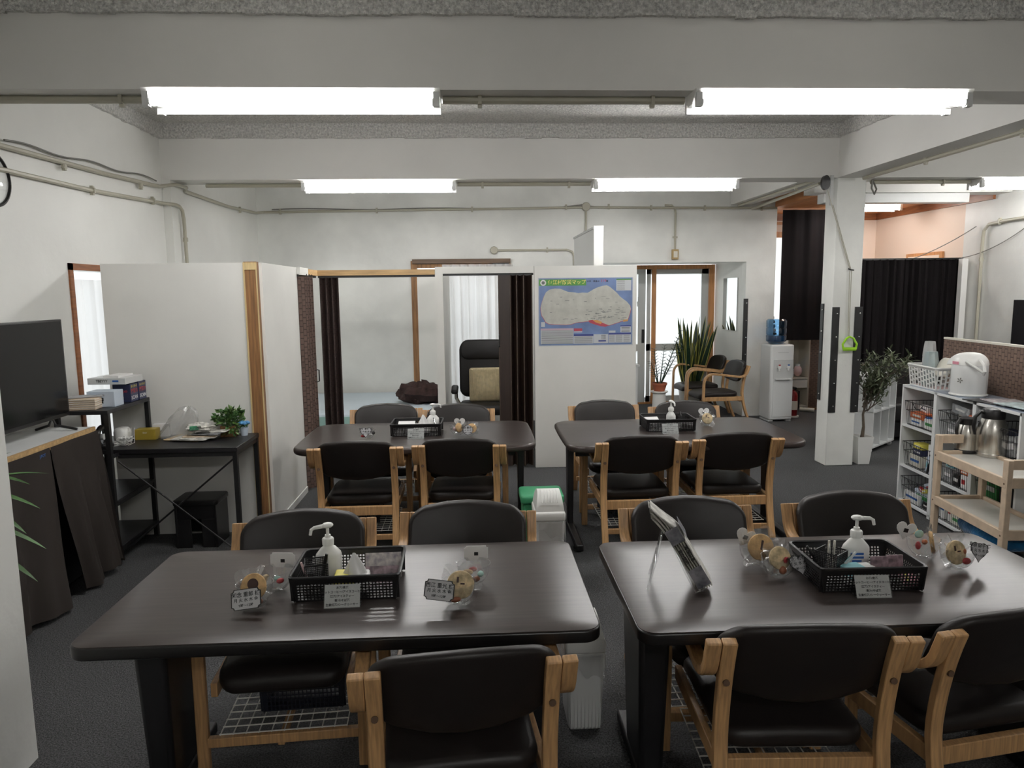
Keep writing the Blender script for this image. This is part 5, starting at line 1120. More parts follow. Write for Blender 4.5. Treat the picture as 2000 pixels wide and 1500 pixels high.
for i in range(7):
    Y = 1192+18*i; a = U(755, Y); b_ = U(1090, Y+7); ln.b(a[0], b_[0], -0.0022, -0.0016, b_[1], a[1])
    Y = 1172+19*i; a = U(1400, Y); b_ = U(1500, Y+6); ln.b(a[0], b_[0], -0.0022, -0.0016, b_[1], a[1]); a = U(1520, Y); b_ = U(1640, Y+6); ln.b(a[0], b_[0], -0.0022, -0.0016, b_[1], a[1]); a = U(1665, Y); b_ = U(1780, Y+6); ln.b(a[0], b_[0], -0.0022, -0.0016, b_[1], a[1])
for i in range(9):
    Y = 162+20*i; a = U(1540, Y); b_ = U(1680, Y+5); ln.b(a[0], b_[0], -0.0022, -0.0016, b_[1], a[1])
for i in range(4):
    X = 1262+20*i; a = U(X, 1178); b_ = U(X+9, 1245); ln.b(a[0], b_[0], -0.0022, -0.0016, b_[1], a[1]); 
    Y = 1025+24*i; a = U(1625, Y); b_ = U(1780, Y+10); ln.b(a[0], b_[0], -0.0022, -0.0016, b_[1], a[1])
ln.build('small_print', M_MAPLINE, mp, smooth=0, kind='stuff')
# ================================================================== booths
bd = thing('treatment_bed', 'low bed with a pale blue sheet in the first booth', 'bed', (-1.25, 8.42, 0))
MB().b(-0.80, 0.83, -0.78, 0.80, 0.05, 0.34).build('frame', M_STUD, bd); MB().slab(1.68, 1.62, 0.10, 0.05, 0.03, M=TR(0, 0, 0.385)).build('mattress', M_SHEET, bd)
for sx in (-0.7, 0.7):
    for sy in (-0.7, 0.7): MB().b(sx-0.03, sx+0.03, sy-0.03, sy+0.03, 0, 0.06).build('leg', M_STUD, bd)
MB().b(-0.845, 0.845, -0.822, -0.812, 0.30, 0.40).build('sheet_edge', M_MINT, bd)
def blk(u, v):
    a = 2*pi*u; b_ = pi*(v-0.5); k = 1+0.14*sin(3*a+5*b_)+0.10*sin(5*a-4*b_)
    return (0.27*k*cos(b_)*cos(a), 0.20*k*cos(b_)*sin(a), 0.10+0.115*k*sin(b_)+0.02*sin(9*b_+2*a))
o = MB().surf(blk, 32, 16).build('folded_blanket', M_BLANKET, None, (-0.62, 8.25, 0.452)); tag(o, 'dark brown blanket heaped on the bed', 'blanket')
oc = thing('office_chair', 'black high back office chair in the second booth', 'office chair', (0.09, 7.72, 0))
def hb(x, y, z): return (x, 0.20+0.10*y+z+0.05*(x/0.26)**2*-1, 0.86+y)
MB().slab(0.52, 0.62, 0.09, 0.10, 0.04, deform=hb, bulge=0.01).build('backrest', M_LEATHB, oc)
MB().slab(0.50, 0.22, 0.075, 0.09, 0.035, deform=lambda x, y, z: (x, 0.165+0.10*(y+0.2)+z-0.04*(x/0.26)**2, 1.07+y), bulge=0.012).build('headrest', M_LEATHB, oc)
MB().slab(0.52, 0.50, 0.11, 0.09, 0.045, M=TR(0, -0.05, 0.46), bulge=0.01).build('seat', M_LEATHB, oc)
for s in (-1, 1):
    MB().slab(0.075, 0.30, 0.045, 0.035, 0.02, M=TR(s*0.31, -0.08, 0.665) @ RX(0.08)).build('armrest', M_LEATHB, oc); MB().tube([(s*0.30, 0.05, 0.65), (s*0.30, 0.08, 0.55), (s*0.24, 0.06, 0.44)], 0.02, 8).build('arm_support', M_CHROME, oc)
MB().cyl((0, -0.02, 0.10), (0, -0.02, 0.42), 0.03).build('gas_lift', M_BLKMET, oc)
for i in range(5):
    a = 2*pi*i/5+0.3; l = MB().tube([(0, -0.02, 0.11), (0.28*cos(a), -0.02+0.28*sin(a), 0.075)], [0.028, 0.018], 8).build('base_leg', M_BLKPL, oc); MB().lathe([(0.028, -0.012), (0.03, 0), (0.028, 0.012)], 12, M=TR(0.28*cos(a), -0.02+0.28*sin(a), 0.03) @ RY(pi/2)).build('castor', M_BLKPL, l)
def cu(x, y, z): return (x, z, y)
o = MB().slab(0.40, 0.37, 0.10, 0.03, 0.045, deform=cu, bulge=0.03).build('ribbed_cushion', M_BEIGECUSH, None, (0.135, 7.74, 0.70), (radians(-8), 0, 0)); tag(o, 'beige corded cushion on the office chair', 'cushion')
rb = MB()
for i in range(26):
    x = -0.185+0.0148*i; rb.tube([(x, -0.052-0.029*(1-(x/0.2)**2)*(1-(z/0.18)**2)*1.0, z) for z in [-0.165+0.033*j_ for j_ in range(11)]], 0.0038, 5)
rb.build('cord', M_BEIGECUSH, o, kind='stuff')

# ================================================================== doorway corner
def onx_(px, py, x): return onx(px, py, x)
a = onx(1412, 548, 3.575); b_ = onx(1441, 655, 3.575)
mi = thing('wall_mirror', 'narrow frameless mirror on the doorway reveal', 'mirror', (3.578, (a[1]+b_[1])/2, 1.49))
MB().b(-0.010, -0.002, -0.27, 0.27, -0.36, 0.36).build('backing', M_GREYPL, mi); MB().b(-0.0125, -0.010, -0.27, 0.27, -0.36, 0.36).build('glass', M_MIRROR, mi)
o = MB().b(1.85, 2.32, 10.05, 10.45, 0, 0.62).build('low_cabinet', M_WHITEW, bevel=0.004); tag(o, 'small white cabinet half hidden by the map partition', 'cabinet'); MB().b(1.83, 2.34, 10.03, 10.47, 0.62, 0.645).build('top', M_WHITEW, o)
o = MB().box((0, 0, 0.16), (0.22, 0.02, 0.32)).build('leaning_picture', M_OCHRE, None, (2.20, 10.22, 0.645), (radians(-10), 0, radians(-25))); tag(o, 'ochre wooden frame leaning on the low cabinet', 'frame'); MB().box((0, -0.011, 0.16), (0.16, 0.002, 0.26)).build('panel', M_MANILA, o)
# snake plant
sp = thing('snake_plant', 'tall snake plant with yellow edged leaves by the glass door', 'potted plant', (3.14, 10.27, 0))
MB().lathe([(0.13, 0), (0.17, 0.30), (0.16, 0.30), (0.15, 0.27)], 24).build('pot', M_WHITEPL, sp); MB().lathe([(0, 0.27), (0.152, 0.27)], 20, cap=False).build('soil', M_SOIL, sp)
rnd = random.Random(21)
def sword(base, az, lean, L_, w):
    d = Vector((cos(az)*lean, sin(az)*lean, 1)).normalized(); face = rnd.uniform(0, pi); s = Vector((cos(face), sin(face), 0)); s = (s-d*s.dot(d)).normalized(); nn = d.cross(s)
    mb = MB(); n = 9; vs = []; vy = []
    for i in range(n+1):
        t_ = i/n; c = Vector(base)+d*L_*t_+Vector((cos(az), sin(az), 0))*0.06*lean*t_*t_; wv = w*(0.55+0.6*t_-1.15*max(0, t_-0.35)**1.5*1.55)*0.5
        if i == n: wv = 0.001
        wv = max(wv, 0.001)
        vs.append([c-s*wv+nn*0.3*wv, c-s*wv*0.72+nn*0.15*wv, c, c+s*wv*0.72+nn*0.15*wv, c+s*wv+nn*0.3*wv])
    for i in range(n):
        for j_ in range(4):
            mb.mi = 1 if j_ in (0, 3) else 0; mb.add([vs[i][j_], vs[i][j_+1], vs[i+1][j_+1], vs[i+1][j_]], [(0, 1, 2, 3)])
    return mb
for i in range(46):
    az = rnd.uniform(0, 2*pi); r_ = rnd.uniform(0.01, 0.12); L_ = rnd.uniform(0.55, 1.08)
    sword((r_*cos(az), r_*sin(az), 0.26), az, rnd.uniform(0.05, 0.34), L_, rnd.uniform(0.085, 0.12)).build('leaf', [M_LEAFDK, M_LEAFYEL], sp)
# ZZ plant in a terracotta pot on a white stand
p = (2.50, 9.55)
o = MB().lathe([(0.10, 0), (0.085, 0.30), (0.115, 0.32), (0.115, 0.335)], 22).build('plant_stand', M_WHITEPL, None, (p[0], p[1], 0)); tag(o, 'white stand under the terracotta pot', 'plant stand')
zz_ = thing('zz_plant', 'dark leaved plant in a terracotta pot on the white stand', 'potted plant', (p[0], p[1], 0.336))
MB().lathe([(0.072, 0), (0.098, 0.085), (0.104, 0.085), (0.104, 0.112), (0.094, 0.112), (0.09, 0.09)], 24).build('pot', M_TERRA, zz_); MB().lathe([(0, 0.095), (0.092, 0.095)], 18, cap=False).build('soil', M_SOIL, zz_)
for k, (az, ln_, L_) in enumerate([(0.3, 0.42, 0.80), (0.15, 0.55, 0.62), (2.6, 0.12, 0.50), (-0.6, 0.35, 0.68), (3.4, 0.35, 0.35), (0.9, 0.25, 0.55)]):
    d = Vector((cos(az)*ln_, sin(az)*ln_, 1)).normalized(); pts = [Vector((0.02*cos(az), 0.02*sin(az), 0.09))+d*L_*i/12+Vector((0, 0, -0.02*(i/12)**2)) for i in range(13)]
    stm = MB().tube(pts, [0.010-0.007*i/12 for i in range(13)], 6).build('stem', M_LEAFDK, zz_)
    lf = MB(); s = d.cross(Vector((0, 1, 0.1))).normalized()
    for i in range(3, 13):
        for e in (-1, 1):
            l = 0.085*(1-0.03*i); blade(lf, pts[i], (s*e+d*0.75), l, 0.034, 0.012, 4)
    lf.build('leaflets', M_LEAFDK, stm, kind='stuff')
# black guard strips
def strip(label, loc, rz, z0, z1, w=0.062):
    t = thing('guard_strip', label, 'strip', loc, rz, 'black screwed guard strips'); MB().b(-w/2, w/2, -0.012, 0, z0, z1).build('bar', M_BLKMET, t)
    n = 5
    for i in range(n):
        z = z0+0.06+(z1-z0-0.12)*i/(n-1); MB().lathe([(0.008, 0), (0.006, 0.004), (0.0, 0.005)], 10, M=TR(0.01, -0.012, z) @ RX(pi/2)).build('screw', M_CHROME, t)
    return t
strip('black screwed strip on the wall corner beside the mirror', (3.585, YB, 0), 0, 0.55, 1.57, 0.06)
strip('black screwed strip on the left face of the pillar', (3.35, 6.755, 0), radians(-90), 0.62, 1.55, 0.05)
strip('black screwed strip on the left front edge of the pillar', (3.385, 6.58, 0), 0, 0.52, 1.52, 0.068)
strip('black screwed strip on the right front edge of the pillar', (3.605, 6.58, 0), 0, 0.52, 1.52, 0.072)
# pulley exerciser
hk = ony(1660, 527, 6.57); pu = ony(1608, 358, 6.60); gh = ony(1657, 672, 6.55)
ru = thing('rope_pulley', 'black pulley and cords with a green hand grip hanging on the pillar', 'exercise pulley', (hk[0], 6.575, hk[2]))
def L3(p): return (p[0]-hk[0], p[1]-6.575, p[2]-hk[2])
MB().lathe([(0.030, -0.02), (0.045, -0.02), (0.045, 0.02), (0.030, 0.02)], 20, M=TR(*L3((pu[0], 6.56, pu[2]))) @ Matrix.Diagonal((0.85, 1, 1.45, 1)) @ RX90).build('pulley', M_BLKPL, ru)
bp = ony(1624, 372, 6.578); MB().box(L3((bp[0], 6.574, bp[2])), (0.03, 0.008, 0.27)).build('bracket', M_ALU, ru)
MB().tube([L3((pu[0]+0.02, 6.56, pu[2]-0.06)), (-0.006, -0.012, 0.01)], 0.0035, 6).build('cord', M_CONDUIT, ru); MB().tube([L3((bp[0]+0.01, 6.56, bp[2]-0.13)), (0.004, -0.012, 0.01)], 0.0035, 6).build('cord', M_CONDUIT, ru)
MB().tube([(-0.02, -0.01, 0.01), (0, -0.022, 0), (0.03, -0.02, -0.004)], 0.006, 6).build('hook', M_BLKMET, ru)
for dx in (-0.008, 0.010): MB().tube([(dx, -0.016, -0.01), (L3(gh)[0]+dx*0.5, -0.02, L3(gh)[2]+0.07)], 0.0035, 6).build('cord', M_CONDUIT, ru)
g0 = Vector(L3(gh)); g = MB().tube([g0+Vector((-0.055, -0.02, -0.045)), g0+Vector((0.062, -0.02, -0.045))], 0.017, 10)
g.build('grip', M_LIME, ru); MB().tube([g0+Vector(q) for q in ((-0.055, -0.02, -0.045), (-0.066, -0.02, 0.0), (-0.03, -0.02, 0.055), (0.0, -0.02, 0.07), (0.035, -0.02, 0.055), (0.07, -0.02, 0.0), (0.062, -0.02, -0.045))], 0.010, 8).build('bow', M_LIME, ru)
# water cooler
wc = thing('water_cooler', 'grey-white water cooler with a blue bottle at the wall end', 'water cooler', (3.905, 9.05, 0), radians(2))
MB().b(-0.155, 0.155, -0.155, 0.155, 0.02, 0.99).build('body', M_GREYPL, wc, bevel=0.02)
MB().b(-0.115, 0.145, -0.162, -0.155, 0.06, 0.54).build('lower_door', M_GREYPL, wc, bevel=0.006); MB().b(-0.115, 0.145, -0.160, -0.155, 0.55, 0.80).build('dispenser_panel', mat('cooler_recess', (0.52, 0.53, 0.52), 0.4), wc, bevel=0.006)
MB().b(-0.06, 0.08, -0.158, -0.156, 0.885, 0.895).build('badge', M_ALU, wc)
for x, m in ((-0.05, M_RED), (0.07, M_BLUEINK)):
    tp = MB().b(x-0.018, x+0.018, -0.195, -0.158, 0.69, 0.725).cyl((x, -0.18, 0.66), (x, -0.18, 0.70), 0.012).build('tap', M_WHITEPL, wc); MB().b(x-0.01, x+0.01, -0.198, -0.18, 0.725, 0.74).build('tap_button', m, tp)
MB().b(-0.09, 0.11, -0.20, -0.155, 0.545, 0.56).build('drip_tray', M_GREYPL, wc)
for sx in (-0.12, 0.12): MB().b(sx-0.03, sx+0.03, -0.13, 0.13, 0, 0.02).build('foot', M_GREYPL, wc)
wbt = MB().lathe([(0.04, 0.985), (0.09, 1.00), (0.125, 1.03), (0.128, 1.10), (0.122, 1.11), (0.128, 1.12), (0.128, 1.19), (0.122, 1.20), (0.128, 1.21), (0.128, 1.29), (0.11, 1.31), (0.0, 1.31)], 28, c=(-0.02, 0, 0), cap=False).build('bottle', M_BLUECLEAR, wc)
MB().lathe([(0.0, 1.0), (0.085, 1.005), (0.12, 1.03), (0.124, 1.10), (0.0, 1.10)], 24, c=(-0.02, 0, 0), cap=False).build('water', mat('deep_water', (0.03, 0.075, 0.13), 0.15), wbt)
# fire extinguisher
fe = thing('fire_extinguisher', 'red fire extinguisher on the floor right of the water cooler', 'fire extinguisher', (4.21, 9.22, 0))
MB().lathe([(0.085, 0), (0.085, 0.02)], 20).build('stand', M_WHITEPL, fe); MB().lathe([(0.062, 0.02), (0.065, 0.03), (0.065, 0.29), (0.05, 0.33), (0.022, 0.35), (0.022, 0.37)], 22).build('cylinder', mat('deep_red_enamel', (0.20, 0.012, 0.014), 0.3), fe); MB().box((0, -0.02, 0.39), (0.03, 0.12, 0.025)).build('lever', M_BLKPL, fe); MB().tube([(0.02, 0, 0.37), (0.085, 0, 0.34), (0.085, 0, 0.12)], 0.010, 8).build('hose', M_BLKPL, fe); MB().lathe([(0.0655, 0.10), (0.0655, 0.22)], 22, cap=False).build('label_sheet', M_CREAMPL, fe)
# half curtain and things behind it
c = curtain(4.105, 4.75, 1.00, 2.73, 3, 0.012, 'x', 9.50, 15, 8, 0.1).build('door_curtain', M_BLACKCURT); tag(c, 'plain black half length curtain left of the pillar', 'curtain')
ds = thing('drawer_tower', 'cream drawer tower below the black half curtain', 'drawer unit', (4.56, 10.02, 0))
MB().b(-0.16, -0.14, -0.18, 0.16, 0.02, 1.0).b(0.14, 0.16, -0.18, 0.16, 0.02, 1.0).b(-0.16, 0.16, 0.14, 0.16, 0.02, 1.0).b(-0.16, 0.16, -0.18, 0.16, 0.98, 1.0).b(-0.14, 0.14, -0.18, 0.14, 0.42, 0.44).b(-0.14, 0.14, -0.18, 0.14, 0.02, 0.04).build('case', M_CREAMPL, ds)
MB().b(-0.135, 0.135, -0.185, 0.12, 0.30, 0.41).build('drawer', M_WHITEPL, ds)
for sx in (-0.13, 0.13): MB().lathe([(0.02, -0.01), (0.02, 0.01)], 10, M=TR(sx, -0.1, 0.02) @ RY(pi/2)).build('castor', M_BLKPL, ds)
o = MB().ball((0, 0, 0.085), (0.06, 0.06, 0.08), 12, 8).build('lidded_jar', M_PALEPINK, None, (4.60, 9.95, 0.445)); tag(o, 'pinkish round jar inside the drawer tower', 'jar'); MB().lathe([(0.03, 0.155), (0.03, 0.18), (0, 0.18)], 12, cap=False).build('lid', M_WHITEPL, o)
o = MB().b(-0.05, 0.05, -0.04, 0.04, 0, 0.12).build('small_carton', M_PAPER, None, (4.48, 9.95, 0.445)); tag(o, 'small white carton inside the drawer tower', 'box')
wsr = thing('woven_screen', 'brown woven screen standing below the black half curtain', 'screen', (4.92, 9.60, 0), radians(-48)); MB().b(-0.30, 0.30, -0.012, 0.012, 0.03, 1.0).build('panel', M_WEAVEB, wsr); MB().b(-0.30, 0.30, -0.02, 0.02, 0, 0.03).build('foot', M_STUD, wsr)
o = MB().cyl((0, 0, 0.03), (0.16, -0.10, 0.03), 0.028).build('paper_roll', M_CREAMPL, None, (4.50, 9.62, 0)); tag(o, 'cream roll lying on the floor by the drawer tower', 'roll')
sk = thing('linen_stack', 'stack of folded blue and brown linens against the far window', 'linens', (4.12, 9.95, 1.03))
for i, m in enumerate((M_STUD, M_GREYPL, M_SKYBOX, M_NAVY, M_SKYBOX)): MB().slab(0.24-0.02*i, 0.2, 0.055, 0.02, 0.02, M=TR(0, 0, 0.03+0.058*i)).build('folded_cloth', m, sk)
o = MB().b(3.99, 4.24, 9.80, 10.12, 0, 1.03).build('linen_cabinet', M_WHITEW); tag(o, 'white cabinet carrying the linen stack behind the wall end', 'cabinet')
wh = MB()
for k in range(3): wh.tube([(0.10*cos(a)*(0.6+0.2*k), 0.01*k, 0.07*sin(a)+0.09+0.02*k) for a in [2*pi*i/18 for i in range(18)]], 0.004, 5, closed=True)
o = wh.build('wire_hangers', M_BLKMET, None, (4.12, 9.93, 1.325)); tag(o, 'tangle of dark wire hangers on the linen stack', 'hangers')

# ================================================================== far right
rl = MB().b(4.30, XR-0.02, 8.285, 8.315, 2.015, 2.035).build('curtain_rod', M_BLKMET); tag(rl, 'thin rod over the black pleated curtains', 'rod')
c = curtain(4.32, 5.07, 0.02, 2.02, 8, 0.028, 'x', 8.30, 31, 6, 0.2).build('pleated_curtain', M_BLACKCURT); tag(c, 'left black pleated curtain behind the olive tree', 'curtain')
c = curtain(5.06, XR-0.03, 0.02, 2.02, 8, 0.028, 'x', 8.30, 33, 6, 0.2).build('pleated_curtain', M_BLACKCURT); tag(c, 'right black pleated curtain before the cream wall', 'curtain')
o = MB().b(XR-0.10, XR-0.03, 8.18, 8.25, 0, 2.02).build('white_post', M_WHITEPL); tag(o, 'white post at the right end of the black curtains', 'post')
o = MB().b(XR-0.03, XR, 8.67, 9.41, 1.2, 2.13).build('wood_hatch', M_DOORW); tag(o, 'orange wood frame top above the black curtains', 'frame'); MB().b(XR-0.034, XR-0.03, 8.72, 9.36, 1.2, 2.09).build('panel', M_CREAM, o)
sf = thing('black_sofa', 'low black sofa before the pleated curtains', 'sofa', (5.05, 7.86, 0))
MB().slab(1.2, 0.62, 0.22, 0.05, 0.04, M=TR(0, 0, 0.32)).build('seat', M_LEATHB, sf); MB().slab(1.2, 0.16, 0.50, 0.05, 0.04, M=TR(0, 0.25, 0.58)).build('backrest', M_LEATHB, sf); MB().b(-0.58, 0.58, -0.28, 0.30, 0.05, 0.22).build('base', M_BLKPL, sf)
for sx in (-0.52, 0.52):
    for sy in (-0.24, 0.26): MB().b(sx-0.03, sx+0.03, sy-0.03, sy+0.03, 0, 0.05).build('leg', M_BLKPL, sf)
# low white shelf on castors behind the olive tree
ls = thing('low_shelf', 'low white cubby shelf on castors behind the olive tree', 'shelf', (4.20, 7.33, 0), radians(40))
t_ = 0.018; W2, D2, H2 = 0.62, 0.29, 0.80
MB().b(-W2/2, W2/2, -D2/2, D2/2, H2-t_, H2).build('top', M_WHITEW, ls); MB().b(-W2/2, W2/2, -D2/2, D2/2, 0.05, 0.05+t_).build('bottom', M_WHITEW, ls); MB().b(-W2/2, W2/2, -D2/2, D2/2, 0.42, 0.42+t_).build('shelf_board', M_WHITEW, ls)
for x in (-W2/2+t_/2, -0.10, 0.12, W2/2-t_/2): MB().b(x-t_/2, x+t_/2, -D2/2, D2/2, 0.05, H2).build('upright', M_WHITEW, ls)
MB().b(-W2/2, W2/2, D2/2-0.008, D2/2, 0.05, H2).build('back', M_WHITEW, ls)
for sx in (-0.27, 0.27):
    for sy in (-0.11, 0.11): MB().lathe([(0.024, -0.01), (0.024, 0.01)], 12, M=TR(sx, sy, 0.025) @ RY(pi/2)).build('castor', M_GREYPL, ls)
# olive tree
ot = thing('olive_tree', 'artificial olive tree in a white pot at the foot of the pillar', 'potted tree', (3.745, 6.66, 0))
def q4(z, k): return [(-k, -k, z), (k, -k, z), (k, k, z), (-k, k, z)]
vs = q4(0, 0.055)+q4(0.27, 0.078)+q4(0.27, 0.070)+q4(0.22, 0.068); MB().add(vs, [(3, 2, 1, 0), (12, 13, 14, 15)]+[(i*4+j, i*4+(j+1) % 4, i*4+4+(j+1) % 4, i*4+4+j) for i in range(3) for j in range(4)]).build('pot', M_WHITEPL, ot); MB().b(-0.066, 0.066, -0.066, 0.066, 0.22, 0.24).build('soil', M_SOIL, ot)
MB().tube([(0, 0, 0.23), (0.012, 0, 0.36), (0.0, 0, 0.48), (0.03, 0.0, 0.62)], [0.020, 0.013, 0.011, 0.010], 8).build('trunk', M_BARK, ot)
rnd = random.Random(17); brs = []
for i in range(20):
    az = rnd.uniform(0, 2*pi); el = rnd.uniform(0.9, 3.0); d = Vector((cos(az), sin(az)*0.8, el)).normalized(); b0 = Vector((0.02, 0, 0.50+0.01*i)); L_ = rnd.uniform(0.35, 0.62)
    if d.x < 0: d.x *= -0.6; d.y -= 0.3; d.normalize()
    if i < 4: d = Vector((0.8, -0.1*i, 0.9+0.35*i)).normalized(); L_ = 0.60
    pts = [b0+d*L_*j_/8+Vector((0.03*sin(j_+i), 0.02*cos(j_*1.3+i), -0.05*(j_/8)**2)) for j_ in range(9)]
    br = MB().tube(pts, [0.006-0.0005*j_ for j_ in range(9)], 5).build('branch', M_BARK, ot); lf = MB()
    for j_ in range(2, 9):
        for k in range(8):
            a = Vector((rnd.gauss(0, 1), rnd.gauss(0, 1), rnd.gauss(0.3, 0.7))).normalized()+d*0.5
            q = pts[j_]+Vector((rnd.gauss(0, .012), rnd.gauss(0, .012), rnd.gauss(0, .02))); a.x = abs(a.x) if q.x < -0.02 else a.x; blade(lf, q, a, rnd.uniform(0.045, 0.09), 0.019, 0.012, 3)
    lf.build('leaves', M_LEAFOL, br, kind='stuff')
# dark door frame on the right wall at the edge of the view
o = MB().b(XR-0.05, XR, 6.3, 7.40, 0, 1.55).build('door_2', M_BLKLEG); o['kind'] = 'structure'; o['label'] = 'dark door at the right edge'

# ---------------- wire basket shelves
SO = Vector((3.345, 5.40, 0)); SA = atan2(-0.9973, -0.0735)
def SW(x, y, z): return SO+Vector((cos(SA)*x-sin(SA)*y, sin(SA)*x+cos(SA)*y, z))
UW, UD, UH = 0.455, 0.30, 0.945
su = None; rows = (0.035, 0.315, 0.635)
for i, lab in enumerate(('white shelf unit nearest the pillar, filled with wire baskets', 'white shelf unit in the middle, half behind the trolley', 'white shelf unit at the right edge behind the steel jugs')):
    if su is None:
        su = thing('shelf_unit', lab, 'shelf', SW(0, 0, 0), SA, 'white shelf units'); e = 0.018
        for nm, (a0, a1, b0, b1, c0, c1) in {'side': (0, e, 0, UD, 0, UH), 'side.001': (UW-e, UW, 0, UD, 0, UH), 'top': (0, UW, 0, UD, UH-e, UH), 'bottom': (0, UW, 0, UD, 0.02, 0.035), 'shelf_board': (0, UW, 0.004, UD, 0.300, 0.315), 'shelf_board.001': (0, UW, 0.004, UD, 0.620, 0.635), 'back': (0, UW, UD-0.006, UD, 0.02, UH)}.items():
            MB().b(a0, a1, b0, b1, c0, c1).build(nm.split('.')[0], M_WHITEW, su)
    else: dup(su, SW(UW*i, 0, 0), SA, lab)
o = MB().b(0.05, 3*UW, 0.004, UD-0.004, 0, 0.002).build('vinyl_cloth', M_VINYL, None, SW(0, 0, UH), (0, 0, SA)); tag(o, 'dark vinyl cloth on top of the shelf units', 'cloth')
def wire_basket(label, loc, w=0.375, d=0.25, h=0.185):
    t = thing('wire_basket', label, 'basket', loc, SA, 'black wire baskets in the shelves'); r = 0.0016; tp = 0.018; mb = MB()
    nx, ny = 15, 9
    for i in range(nx+1):
        x = -w/2+w*i/nx; xb = x*(1-2*tp/w)
        mb.tube([(x, -d/2, h), (xb, -d/2+tp, 0.002), (xb, d/2-tp, 0.002), (x, d/2, h)], r, 4)
    for j_ in range(1, ny):
        y = -d/2+d*j_/ny; yb = y*(1-2*tp/d)
        mb.tube([(-w/2, y, h), (-w/2+tp, yb, 0.002), (w/2-tp, yb, 0.002), (w/2, y, h)], r, 4)
    mb.build('wires', M_BLKMET, t, smooth=0, kind='stuff')
    mb = MB()
    for z, k in ((h, 0), (h*0.62, 0.4), (0.004, 1)):
        a, b_ = w/2-tp*k, d/2-tp*k; mb.tube([(-a, -b_, z), (a, -b_, z), (a, b_, z), (-a, b_, z)], 0.0030 if k == 0 else 0.0022, 6, closed=True)
    mb.build('rim', M_BLKMET, t)
    mb = MB(); mb.tube([(-0.075+0.15*i/10, -d/2-0.004, h-0.045*sin(pi*i/10)) for i in range(11)], 0.0028, 6); mb.build('handle', M_BLKMET, t)
    return t
wb0 = None; BL = [('top basket of the pillar side shelf unit', 0, 2), ('middle basket of the pillar side shelf unit', 0, 1), ('bottom basket of the pillar side shelf unit', 0, 0), ('top basket of the middle shelf unit', 1, 2), ('middle basket of the middle shelf unit', 1, 1), ('bottom basket of the middle shelf unit', 1, 0), ('top basket of the right shelf unit', 2, 2), ('middle basket of the right shelf unit', 2, 1)]
for lab, i, rw in BL:
    loc = SW(UW*i+UW/2, 0.13, rows[rw]+0.001)
    if wb0 is None: wb0 = wire_basket('black wire '+lab, loc)
    else: dup(wb0, loc, SA, 'black wire '+lab)
# contents of the baskets: cartons, packets, bottles
CM = {'w': M_PAPER, 'r': M_RED, 'o': mat('orange_pack', (0.60, 0.14, 0.04), 0.5), 'b': M_BLUEINK, 'n': M_NAVY, 'y': M_YELLOW, 'g': mat('green_pack', (0.06, 0.28, 0.08), 0.45), 's': M_SKYBOX, 'c': M_CREAMPL, 'k': M_BLKPL, 'p': M_PALEPINK, 't': M_TEALWRAP, 'f': M_GREYFLOWER, 'v': M_SILVERBAG}
CNAME = {'w': 'white', 'r': 'red', 'o': 'orange', 'b': 'blue', 'n': 'navy', 'y': 'yellow', 'g': 'green', 's': 'pale blue', 'c': 'cream', 'k': 'black', 'p': 'pale pink', 't': 'teal', 'f': 'grey flowered', 'v': 'silver'}
def goods(i, rw, where, items):
    """items: (colour, x, y, z, w, d, h, tilt about y) in the cell, metres from the basket centre"""
    for n, (k, x, y, z, w, d, h, ti) in enumerate(items):
        p = SW(UW*i+UW/2+x, 0.13+y, rows[rw]+0.006+z)
        o = MB().slab(w, d, h, min(w, d)*0.12, min(w, d, h)*0.08, seg=3, es=2, M=TR(0, 0, h/2)).build('packet', CM[k], None, p, (0, ti, SA))
        tag(o, '%s packet %s %s' % (CNAME[k], ('at the front left of', 'at the front right of', 'in the middle of', 'at the rear of', 'on top in', 'at the far right of', 'low in')[n], where), 'packet')
        MB().slab(w*(0.75-0.08*(n % 4)), 0.002, h*(0.22+0.07*(n % 3)), 0.002, 0.0008, seg=2, es=1, M=TR(0, -d/2, h*0.52)).build('print', CM[('b', 'g', 'r', 'k', 'o', 't', 'n')[n] if k in 'wcs' else 'w'], o)
goods(0, 2, 'the top pillar side basket', [('w', -0.09, -0.05, 0, 0.15, 0.08, 0.055, 0), ('w', 0.09, -0.04, 0, 0.14, 0.10, 0.075, 0), ('o', -0.07, -0.05, 0.056, 0.19, 0.09, 0.045, 0), ('r', 0.11, 0.02, 0.078, 0.09, 0.08, 0.05, 0.2), ('b', 0.03, -0.06, 0.05, 0.05, 0.04, 0.04, 0.1), ('n', -0.06, 0.06, 0.0, 0.16, 0.08, 0.12, 0), ('w', -0.10, 0.0, 0.105, 0.12, 0.06, 0.04, 0.1)])
goods(0, 1, 'the middle pillar side basket', [('c', -0.08, -0.04, 0, 0.16, 0.09, 0.09, 0), ('n', -0.07, -0.03, 0.092, 0.13, 0.09, 0.045, 0), ('y', -0.07, -0.03, 0.140, 0.12, 0.09, 0.04, 0), ('w', 0.08, 0.01, 0.0, 0.10, 0.12, 0.20, 0), ('k', 0.13, -0.06, 0.0, 0.010, 0.10, 0.235, 0.35), ('s', 0.115, -0.07, 0.0, 0.07, 0.05, 0.12, 0.2)])
